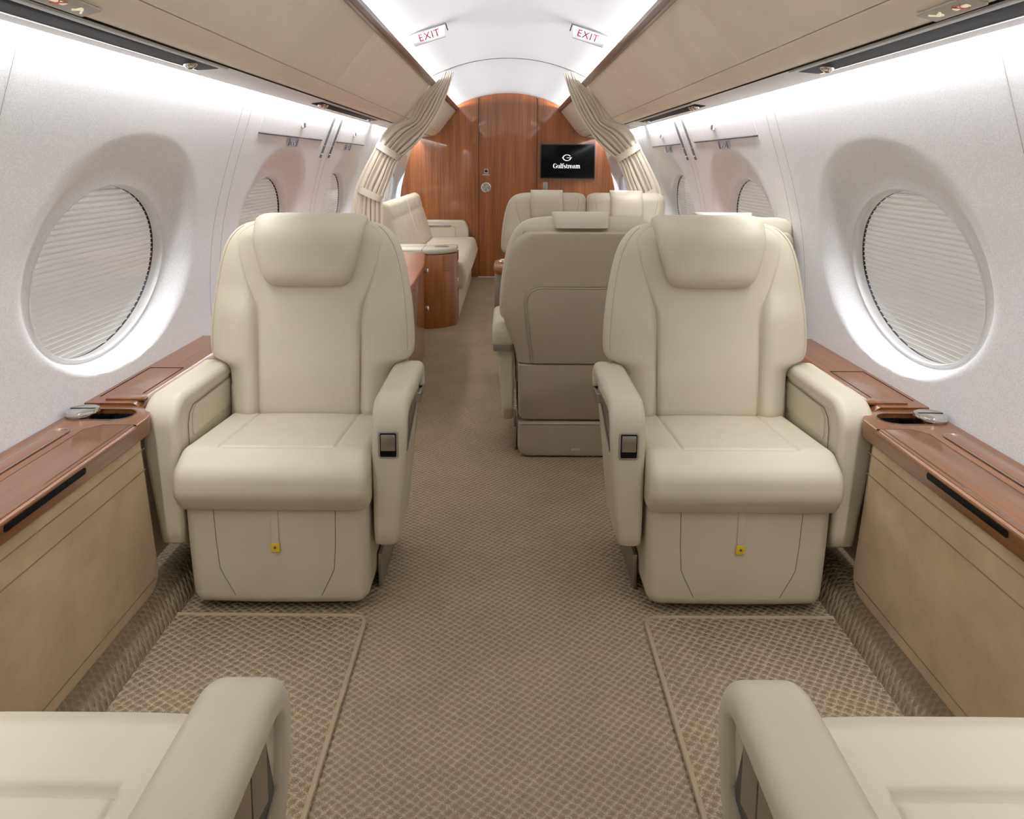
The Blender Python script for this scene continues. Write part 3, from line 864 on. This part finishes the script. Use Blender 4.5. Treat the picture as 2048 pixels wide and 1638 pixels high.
def make_seat(ext=0, ys=-.222, gd=.0045):
    pl = dens(rpoly([(.125 + ext, .290), (.125 + ext, .418), (-.05, .430), (-.232, .443), (-.302, .405), (-.310, .345), (-.276, .294)], [.02, .02, .2, .055, .05, .05, .03]), .0035)
    hx = .240; xc = .146
    mids = [-.21, -.19, -.17] + [-xc + d for d in (-.014, -.007, -.0035, -.0015, 0, .0015, .0035, .007, .014)] + [-.11, -.07, -.035, 0, .035, .07, .11] + [xc + d for d in (-.014, -.007, -.0035, -.0015, 0, .0015, .0035, .007, .014)] + [.17, .19, .21]
    # side piping lines near the front corners as well
    mids = sorted(mids + [s * (.222 + d) for s in (-1, 1) for d in (-.003, -.0012, 0, .0012)])
    def wp(x, y, z):
        if z > .36:
            d = abs(abs(x) - xc)
            back = sm(ys, ys + .008, y)
            g = .0045 * math.exp(-(d / .0032) ** 2) * back
            if abs(x) < xc: g += gd * math.exp(-((y - ys) / (.0042 if gd < .005 else .007)) ** 2)
            up = .006 * (1 - min(1, (abs(x) / xc)) ** 2) * back * sm(.13 + ext, .05 + ext, y) * sm(ys, ys + .1, y)
            z = z - g + up
        # gentle crown from side to side, front roll drops at the ends
        k = (abs(x) / hx) ** 4
        if y < -.2: y = y + .010 * k
        z = z - .004 * k
        return (x, y, z)
    return rext(pl, -hx, hx, .026, 'x', mids, wp, k=7)
def make_base():
    pl = dens(rpoly(rect(-.232, -.258, .232, .08), [.035, .035, .02, .02]), .02)
    def wp(x, y, z):
        t = (z - .022) / .27
        k = 1 - .03 * (1 - t) ** 2
        if y < -.15: y += .006 * (x / .23) ** 2 + .012 * (1 - t)
        return (x * k, y, z)
    return rext(pl, .022, .293, .034, 'z', [.10, .16, .22], wp, k=7, r1=.008)
def arm_warp(s, x_in):
    def wp(x, y, z):
        # the arm narrows toward the floor
        k = sm(.50, .17, z)
        xo = x - .026 * k * sm(x_in, x_in + .07, x)
        return (s * xo, y, z)
    return wp
def sweep_pad(path, x0, x1, th, r, warp):
    """padded strip following a (y,z) path; th = thickness per path point, measured inward"""
    rs = []; n = len(path)
    for i in range(n):
        a = path[max(i - 1, 0)]; b = path[min(i + 1, n - 1)]
        ty, tz = b[0] - a[0], b[1] - a[1]; L = math.hypot(ty, tz); ny, nz = -tz / L, ty / L   # inward normal
        t_ = th[i]; e = 1.0
        k = min(i, n - 1 - i)
        ins = (.010, .004, .0012, 0)[min(k, 3)]
        sec = rpoly(rect(x0 + ins, ins, x1 - ins, max(t_ - ins, ins + .004)), [min(r, (t_ - 2 * ins) * .48)] * 4 if ins else [r, r, min(r, t_ * .4), min(r, t_ * .4)], 6)
        sec = rpoly(rect(x0 + ins, ins, x1 - ins, max(t_ - ins, ins + .006)), [r, r, .012, .012], 6)
        rs.append([warp(p, path[i][0] + ny * q, path[i][1] + nz * q) for p, q in sec])
    return rings(rs)
def arm_path(yr, yf, zt, zb, r=.078, rr=.05):
    """from the rear end forward along the top, round the front and down"""
    p = []
    p += [(yr - .002, zt - .088), (yr - .001, zt - .086), (yr - .0005, zt - .08), (yr, zt - .066)]
    for i in range(7):
        a = R(90 - 90 * i / 6); p.append((yr - rr + rr * math.sin(a), zt - rr + rr * math.cos(a)))
    p += [(lerp(yr - rr, yf + r, i / 10), zt) for i in range(1, 10)]
    for i in range(13):
        a = R(90 * i / 12); p.append((yf + r - r * math.sin(a), zt - r + r * math.cos(a)))
    p += [(yf + .012 * (i / 9) ** 2, lerp(zt - r, zb, i / 9)) for i in range(1, 10)]
    p += [(yf + .0125, zb - .003), (yf + .0128, zb - .005)]
    return p
def chair(name, label, loc, rz, arms, controls, wl=WPROF, wr=WPROF, shell=True, buckle=True, group='cream leather cabin chairs', strap=True, hs=1.0, az=0, ext=0):
    t = thing(name, label, 'chair', loc, rz, group)
    sc_ = mesh('seat_cushion', *(make_seat(ext, -.135, .010) if ext else make_seat()), CREAM, t, angle=60)
    if ext: sc_.location.y = -.035
    b = mesh('backrest', *make_back(wl, wr), CREAM, t, angle=60)
    # piped edge seam round the backrest's front
    for s, ww in ((-1, wl), (1, wr)):
        pts = []
        for i in range(34):
            z = .60 + (.962 - .60) * i / 33
            xx = spline(ww, z)
            u = .945; e = (1 - u ** 5) ** (1 / 2.6)
            xc = xcrease(z); deep = 1 - sm(.70, .80, z)
            bol = (.017 * deep + .004) - .011 * sm(.75, 1, u)
            T = .058 * (1 if z < .9365 else math.sqrt((.9815 - z) / .045))
            pts.append((s * xx * u, back_y(z) + .058 - T * e - bol * min(1, T / .04) * e - .0006, z))
        mesh('edge_seam', *tube(pts, .0011, 5), SEAM if False else SEAML, b)
    mesh('headrest', *make_headrest(hs), CREAM, t, angle=60)
    mesh('base', *make_base(), CREAM, t, angle=60)
    for s in (-1, 1):
        pts = [(s * .152, .290), (s * .150, .20), (s * .146, .13), (s * .138, .11), (s * .112, .055)]
        pts = [(a * (1 - .03 * (1 - (c_ - .022) / .27) ** 2), -.2582 + .006 * (a / .23) ** 2 + .012 * (1 - (c_ - .022) / .27), c_) for a, c_ in pts]
        mesh('base_seam', *tube(pts, .0009, 5), SEAM, t)
    if strap:
        st = mesh('pull_strap', *rbox(-.0095, -.2600, .200, .0095, -.253, .293, .001, .001), CREAM, t)
        tg = mesh('yellow_tag', *rbox(-.011, -.2612, .180, .011, -.253, .203, .001, .003), YELLOW, st)
        for zz in (.191, .198): pass
        pc = mesh('tag_print', *lathe([(.0001, -.2616), (.0035, -.2616), (.0035, -.2605)], 'y', (0, 0, .192), 12), INK, t)
        pc.name = 'tag_print'
    # plinth on the floor behind and below
    pl = dens(rpoly(rect(-.228, .004, .228, .15), [.045, .045, .01, .01]), .03)
    mesh('plinth', *rext(pl, -.10, .178, .012, 'y'), TAUPE, t, angle=60)
    mesh('plinth_seam', *tube([(-.165, .1782, .01), (-.165, .1782, .148)], .0009, 5), SEAM, t)
    mesh('plinth_label', *rbox(-.018, .1775, .030, .018, .179, .040, .0004, .001), LABEL, t)
    # feet rails
    for s in (-1, 1):
        mesh('floor_rail', *rbox(s * .237 - .006, -.12, .004, s * .237 + .006, .10, .10, .003), NICKEL, t)
    # rear shell, upper with pocket and a lower fairing
    if shell:
        zs = [.405, .408, .415, .43, .47, .50, .55, .60, .63, .645, .652, .659, .666, .672, .678, .684, .69, .695, .70, .704, .707, .71, .713, .716, .72, .73, .76, .80, .84, .87, .89, .905, .915, .920, .924, .926]
        rs = []
        for z in zs:
            w0 = interp([(.405, .232), (.43, .236), (.47, .246), (.50, .258), (.55, .277), (.62, .294), (.70, .288), (.80, .276), (.85, .264), (.88, .251), (.905, .230), (.92, .208), (.926, .19)], z)
            sq = interp([(.405, .23), (.55, .25), (.62, .256), (.895, .256), (.912, .248), (.926, .23)], z)
            L = w0 if wl is WPROF else min(w0 if z < .6 else 1, sq); Rr = w0 if wr is WPROF else min(w0 if z < .6 else 1, sq)
            sw = interp([(.405, .175), (.60, .200), (.70, .205)], z)
            xs_ = sorted([-L * k for k in (1, .995, .98, .95, .9, .85)] + [Rr * k for k in (1, .995, .98, .95, .9, .85)] + [s * (sw + d) for s in (-1, 1) for d in (-.012, -.006, -.003, 0, .003, .006, .012)] + [.006 * k for k in range(-30, 31)])
            tk = .034 * min(1, math.sqrt(max(0, (.9275 - z) / .008))); 
            y0 = back_y(z) + .090; fr, bk = [], []
            for x in xs_:
                u = min(1, abs(x) / (L if x < 0 else Rr)); e = (1 - u ** 9) ** .5
                rr_ = .06; dx_ = abs(x) - (sw - rr_); dz_ = z - (.710 - rr_)
                dd = math.hypot(dx_, dz_) - rr_ if dx_ > 0 and dz_ > 0 else max(abs(x) - sw, z - .710)
                g = .0045 * math.exp(-(dd / .0032) ** 2)
                bk.append((x, y0 + .010 + tk * e - g + .012 * math.exp(-((z - .62) / .2) ** 2), z)); fr.append((x, y0 - .03 * e, z))
            rs.append(fr + bk[::-1])
        mesh('rear_shell', *rings(rs), TAUPE, t, angle=60)
        pk = [(-.176, .41), (-.188, .50), (-.199, .60), (-.203, .645)] + [(-.143 - .06 * math.cos(R(a_)), .650 + .06 * math.sin(R(a_))) for a_ in range(5, 91, 8)]
        pk = pk + [(-a, b_) for a, b_ in reversed(pk)]
        pk = [p for i in range(len(pk) - 1) for p in [(lerp(pk[i][0], pk[i + 1][0], k / 6), lerp(pk[i][1], pk[i + 1][1], k / 6)) for k in range(6)]] + [pk[-1]]
        def by(z): return back_y(z) + .100 + .034 + .012 * math.exp(-((z - .62) / .2) ** 2)
        mesh('pocket_seam', *merge(tube([(a, by(b_) - .0008, b_) for a, b_ in pk], .0028, 6), tube([(a * 1.05, by(b_ + .009) - .0012, b_ + .009) for a, b_ in pk], .0013, 5)), TAUPE, t)
        pl = dens(rpoly([(-.226, .155), (.226, .155), (.230, .401), (-.230, .401)], [.03, .03, .006, .006]), .03)
        def lw(x, y, z): return (x, y - .05 * sm(.28, .15, z) + .012 * math.exp(-((z - .235) / .03) ** 2) * (1 if y > .15 else 0), z)
        mesh('lower_fairing', *rext(pl, .10, .222, .012, 'y', [.14, .18], lw), TAUPE, t, angle=60)
    if ext:
        for o in t.children:
            if o.name.split('.')[0] in ('backrest', 'headrest', 'rear_shell', 'pocket_seam', 'lower_fairing', 'plinth', 'plinth_seam', 'plinth_label'): o.location.y = ext
    # arms
    for s in arms:
        aisle = s in controls
        x0, x1 = .243, (.279 if ext and not aisle else .330); zt = .565 + az; XB = x1 - (.014 if aisle else .004)
        wp_ = arm_warp(s, x0)
        pr = dens(rpoly([(-.215, .172 + az), (-.222, zt - .03), (.155, zt - .03), (.160, .210 + az), (.11, .140 + az), (-.10, .130 + az)], [.045, .06, .03, .05, .08, .1]), .02)
        arm = mesh('armrest', *rext(pr, x0 + .002, XB, .014, 'x', ([x0 + .03, x0 + .05, x0 + .062] if x1 > .3 else []), wp_, k=6), CREAM, t, angle=60)
        # padded cap that runs along the top and folds down over the front
        pa = arm_path(.192, -.240, zt, .185 + az)
        th = [.034] * 6 + [lerp(.034, .046, i / 6) for i in range(6)] + [.046] * 8 + [lerp(.046, .036, i / 13) for i in range(13)] + [.036] * (len(pa) - 33)
        mesh('armrest_pad', *sweep_pad(pa, x0 - .002, x1, th, .021 if x1 > .3 else .015, wp_), CREAM, arm, angle=60)
        if aisle:
            # recessed control strip with four keys under the pad on the outer face
            X = XB
            def F(vf): return [(s * p[0], p[1], p[2]) for p in vf[0]], vf[1]
            pn = mesh('control_panel', *F(rext(rpoly([(-.192, .420), (-.150, .408), (.05, .468), (.05, .515), (-.165, .515)], [.004, .004, .004, .004, .012]), X - .004, X + .0015, .001, 'x', k=2)), DARK, t)
            for k in range(4):
                a = -.165 + k * .052
                zb = lerp(.428, .472, k / 3)
                mesh('button', *F(rext(rpoly([(a, zb), (a + .048, zb + .012), (a + .048, .512), (a, .512)], .003), X - .002, X + .0035, .001, 'x', k=2)), NICKEL, pn)
            mesh('metal_trim', *F(tube([(X + .001, -.197, .417 + az), (X + .001, -.148, .404 + az), (X + .001, .055, .465 + az)], .0032, 6)), NICKEL, t)
            mesh('rear_trim', *F(rext(rpoly([(.10, .452 + az), (.184, .452 + az), (.184, .482 + az), (.10, .482 + az)], .004), x0 + .012, x1 - .004, .004, 'x', k=3)), NICKEL, t)
        else:
            # stowage flap on the inner face
            pl = rpoly([(-.135, .435), (.14, .435), (.14, .514), (-.110, .514), (-.135, .495)], [.01, .01, .01, .02, .02])
            mesh('stowage_flap', *([(s * p[0], p[1], p[2]) for p in rext(pl, x0 - .001, x0 + .006, .002, 'x', k=3)[0]], rext(pl, x0 - .001, x0 + .006, .002, 'x', k=3)[1]), CREAM, arm)
            pl2 = [(-.165, .36), (-.165, .475), (-.155, .502), (-.130, .519), (.14, .519)]
            mesh('flap_seam', *tube([(s * (x0 - .0008), a, b_) for a, b_ in pl2], .0012, 5), SEAM, arm)
        if aisle and buckle:
            xb = s * (x0 + x1) / 2 - s * .002; yb = -.2385
            fr = mesh('buckle_recess', *rext(rpoly(rect(xb - .0255, .419, xb + .0255, .490), .008), yb - .004, yb + .008, .0025, 'y', k=3), GREYP, t)
            mesh('recess_well', *rext(rpoly(rect(xb - .0205, .424, xb + .0205, .485), .004), yb - .0046, yb - .002, .0005, 'y', k=2), BLACK, fr)
            mesh('latch_flap', *rext(rpoly(rect(xb - .018, .440, xb + .018, .4815), .002), yb - .0065, yb - .003, .001, 'y', k=2), NICKEL, fr)
    return t
CX = .578
chair('cabin_chair', 'cream leather chair facing camera on the left, by the left ledge', (-CX, 2.022, 0), 0, (-1, 1), (1,))
chair('cabin_chair', 'cream leather chair facing camera on the right, by the right ledge', (CX + .010, 2.022, 0), 0, (-1, 1), (-1,))
chair('cabin_chair', 'cream leather chair cut off at the bottom left corner', (-CX - .01, .597, 0), math.pi, (-1, 1), (-1,), strap=False, ext=.15)
chair('cabin_chair', 'cream leather chair cut off at the bottom right corner', (CX + .01, .597, 0), math.pi, (-1, 1), (1,), strap=False, ext=.15)
for c in (chair('conference_chair', 'chair with tan back toward camera standing in the aisle side', (.272, 2.998, 0), math.pi, (1,), (1,), WSQ, WPROF, strap=False, hs=.6, az=-.01),
          chair('conference_chair', 'chair back mostly hidden behind the right front chair', (.800, 2.998, 0), math.pi, (), (), WSQ, WSQ, strap=False, hs=.6),
          chair('conference_chair', 'far cream chair facing camera beyond the table, aisle side', (.258, 4.82, 0), 0, (), (), WPROF, WSQ, shell=False, buckle=False, strap=False, hs=.6),
          chair('conference_chair', 'far cream chair facing camera beyond the table, window side', (.784, 4.82, 0), 0, (), (), WSQ, WSQ, shell=False, buckle=False, strap=False, hs=.6)):
    c.scale = (1, 1, .972)

# ------------------------------------------------------------------ conference table
t = thing('conference_table', 'glossy wooden table between the conference chairs', 'table', (.45, 3.82, 0))
pl = rpoly([(-.52, -.17), (.60, -.30), (.60, .30), (-.52, .17)], [.13, .02, .02, .13])
mesh('table_top', *rext(pl, .595, .642, .012, 'z', k=4), WOODX, t)
mesh('edge_line', *tube([(a, b, .618) for a, b in inset(pl, -.0005)], .0015, 5, True), TRIMW, t)
mesh('cup_ring', *lathe([(.036, .638), (.050, .641), (.053, .652), (.049, .657), (.041, .655), (.036, .642), (.030, .63)], 'z', (-.445, -.02, 0), 32), CHROME, t)
mesh('hinge_plate', *zbox(-.385, -.03, .642, -.32, .03, .654, .003), CHROME, t)
mesh('pedestal', *rbox(-.46, -.10, .0, -.42, .10, .596, .006), GREYP, t)
mesh('table_strut', *zbox(-.515, -.03, .25, -.475, .03, .596, .004), NICKEL, t)

# ------------------------------------------------------------------ left credenza
t = thing('credenza', 'long glossy mahogany credenza along the left wall behind the left chair', 'cabinet', (-.77, 3.98, 0))
pl = rpoly([(-.26, -.90), (.26, -.90), (.30, -.30), (.275, .40), (.21, 1.02), (-.26, 1.02)], [.01, .12, .6, .6, .05, .01])
mesh('carcass', *rext(pl, .0, .520, .004, 'z', k=3), WOODV, t)
mesh('top_board', *rext(inset(pl, -.008), .524, .552, .010, 'z', k=4), WOODX, t)
def cx_(y): return interp([(-.30, .292), (.40, .268), (1.0, .213)], y)
for a, b in ((-.20, .38), (.39, .97)):
    d = mesh('door', *rings([[(cx_(y) + .004, y, z) for y in (a, (a + b) / 2, b)] for z in (.05, .50)], closed=False, cap=False), WOODV, t)
    for z in ((.185, .435) if a > 0 else ()):
        mesh('latch_knob', *lathe([(.0001, .030), (.016, .029), (.020, .022), (.018, .014), (.010, .002)], 'x', (cx_(b - .05), b - .05, z), 20), CHROME, d)

# ------------------------------------------------------------------ sofa with end cabinet
t = thing('sofa_end_cabinet', 'curved glossy mahogany cabinet at the near end of the sofa', 'cabinet', (-.62, 5.30, 0))
pl = rpoly([(-.40, -.19), (.155, -.19), (.262, -.04), (.262, .17), (-.40, .17)], [.01, .20, .12, .01, .01])
mesh('carcass', *rext(dens(pl, .03), 0, .515, .003, 'z', k=3), WOODV, t)
mesh('cap', *rext(inset(pl, .004), .517, .556, .014, 'z', k=4), CREAM, t)
mesh('cap_joint', *tube([(.03, -.19, .52), (.03, -.187, .556), (.03, .16, .5565)], .0015, 5), SEAM, t)
mesh('cup_tray', *lathe([(.0001, .5585), (.040, .5585), (.050, .5595), (.053, .5575), (.05, .55)], 'z', (.155, -.02, 0), 32), NICKEL, t)
dv = mesh('drawer', *rext(rpoly([(.19, -.155), (.262, -.02), (.2625, .10), (.2635, .10), (.264, -.022), (.1915, -.158)], .0), .40, .405, 0, 'z'), TRIMW, t)
mesh('drawer_line', *rext(rpoly([(.19, -.155), (.262, -.02), (.2625, .10), (.2635, .10), (.264, -.022), (.1915, -.158)], .0), .10, .103, 0, 'z'), TRIMW, t)
mesh('finger_pull', *lathe([(.0001, .2675), (.024, .267), (.026, .262)], 'x', (0, .06, .30), 24), CHROME, t)
t = thing('sofa', 'pale cream two-seat sofa along the left wall by the bulkhead', 'sofa', (-.66, 6.43, 0))
mesh('plinth', *zbox(-.36, -.96, 0, .30, 1.0, .22, .006, .02), SOFAF, t)
for a, b in ((-.955, .0), (.0, .95)):
    sp = dens(rpoly([(-.30, .215), (.345, .215), (.368, .30), (.338, .425), (-.30, .405)], [.02, .04, .06, .05, .02]), .03)
    def sw(x, y, z):
        if z > .35:
            for yy in (a + .315, a + .635): z -= .008 * math.exp(-((y - yy) / .012) ** 2)
        return (x, y, z)
    mesh('seat_cushion', *rext(sp, a + .003, b - .003, .03, 'y', [a + .045 + i * .018 for i in range(49)], sw), SOFAF, t, angle=60)
    bp_ = dens(rpoly([(-.20, .40), (-.07, .385), (-.205, .835), (-.25, .858), (-.34, .82), (-.33, .42)], [.03, .04, .05, .03, .05, .03]), .02)
    def bw(x, y, z):
        g = .007 * math.exp(-((z - .725) / .012) ** 2) * (1 if x > -.28 else 0) + .007 * math.exp(-((y - (a + b) / 2) / .012) ** 2) * (1 if x > -.28 else 0)
        return (x - g, y, z)
    mesh('back_cushion', *rext(bp_, a + .003, b - .003, .03, 'y', [a + .045 + i * .018 for i in range(49)], bw), SOFAF, t, angle=60)
ar = dens(rpoly([(-.30, .20), (.285, .20), (.270, .50), (.235, .582), (-.30, .582)], [.01, .02, .05, .05, .02]), .03)
am = mesh('armrest', *rext(ar, .95, 1.06, .015, 'y'), CREAM, t, angle=60)
mesh('armrest_slot', *rbox(-.16, .9465, .515, .10, .952, .540, .002, .01), NICKEL, am)
mesh('armrest_seam', *tube([(.10, .9485, .53), (.135, .9485, .515), (.145, .9485, .49), (.145, .9485, .42)], .0015, 5), SEAM, am)

# ------------------------------------------------------------------ tied curtains
INN = [(655, 425), (640, 480), (622, 540), (595, 610), (560, 680), (510, 755), (440, 845), (352, 925), (318, 960), (285, 1050), (250, 1140), (246, 1185), (250, 1300)]
OUT = [(588, 418), (560, 478), (510, 525), (462, 585), (425, 650), (395, 700), (290, 738), (214, 838), (195, 880), (140, 985), (92, 1090), (80, 1150), (62, 1260)]
def up(px, py, Y=5.06):
    u = 680 + px / 2.924; v = py / 2.924; F = 1500; p = R(8)
    a = (u - 1015) / F; b = (535.8 - v) / F; c_, s_ = math.cos(p), math.sin(p)
    r = (a, c_ + b * s_, b * c_ - s_); k = Y / r[1]
    return (r[0] * k, 1.15 + r[2] * k)
A_ = [up(*p) for p in INN]; B_ = [up(*p) for p in OUT]
A_.append((A_[-1][0] + .0, .60)); B_.append((B_[-1][0] - .01, .60))
A_.append((A_[-1][0] + .02, .05)); B_.append((B_[-1][0] + .02, .05))
def curt(s):
    d = SIDE[s]
    t = thing('curtain', '%s cream cabin divider curtain gathered with two tie bands' % d, 'curtain', (s * .85, 5.06, .0))
    rs = []; NT = 150; NU = 150
    idx = list(range(len(A_)))
    for i in range(NT + 1):
        q = (len(A_) - 1) * i / NT
        a = (spline(list(zip(idx, [p[0] for p in A_])), q), spline(list(zip(idx, [p[1] for p in A_])), q))
        b = (spline(list(zip(idx, [p[0] for p in B_])), q), spline(list(zip(idx, [p[1] for p in B_])), q))
        row = []
        tie = math.exp(-((q - 7.6) / .5) ** 2) + math.exp(-((q - 10.5) / .5) ** 2)
        for j in range(NU + 1):
            u = j / NU
            uu = u + .012 * math.sin(9 * u + 1.3 * q)
            # folds crowd to the aisle side, the wall side hangs flat
            fold = 1 - .8 * sm(.60, .95, u)
            ph = 2 * math.pi * (6.5 * max(0, uu) ** .9) + .5 * math.sin(q * .5)
            y = -.013 * fold * (1 - .5 * tie) * lerp(.6, 1, sm(4, 7, q)) * (math.sin(ph) + .3 * math.sin(1.7 * ph + .6 * q)) 
            x = lerp(a[0], b[0], u) + .004 * math.cos(ph) * fold; z = lerp(a[1], b[1], u)
            row.append((-s * x - s * .85, y, z) if False else (s * (-x) - s * .85, y, z))
        rs.append(row)
    fr = rings(rs, closed=False, cap=False)
    bk = rings([[(p[0], p[1] + .004, p[2]) for p in row] for row in rs], closed=False, cap=False)
    mesh('drape', *merge(fr, bk), CURT, t, angle=80)
    def band(p0, p1, w_):
        # band wraps the bundle: front strip bowed toward the viewer, back strip behind
        n = 24; v = []; 
        dx, dz = p1[0] - p0[0], p1[1] - p0[1]; L = math.hypot(dx, dz); nx, nz = -dz / L * w_ / 2, dx / L * w_ / 2
        ring = []
        for i in range(n):
            a = 2 * math.pi * i / n; u = .5 - .5 * math.cos(a); y = -.045 * math.sin(a) * 1.0
            ring.append((p0[0] + dx * u, y, p0[1] + dz * u))
        outer = [[(s * (-(x + nx * k)) - s * .85, y * e, z + nz * k) for x, y, z in ring] for k, e in ((-1, .92), (-1, 1), (1, 1), (1, .92), (-1, .92))]
        return rings(outer, cap=False)
    m0, m1 = up(212, 845), up(350, 930)
    mesh('tie_band', *band(m0, m1, .045), CURT, t)
    m0, m1 = up(108, 1108), up(246, 1170)
    mesh('tie_band', *band(m0, m1, .045), CURT, t)
    return t
for s in (-1, 1): curt(s)
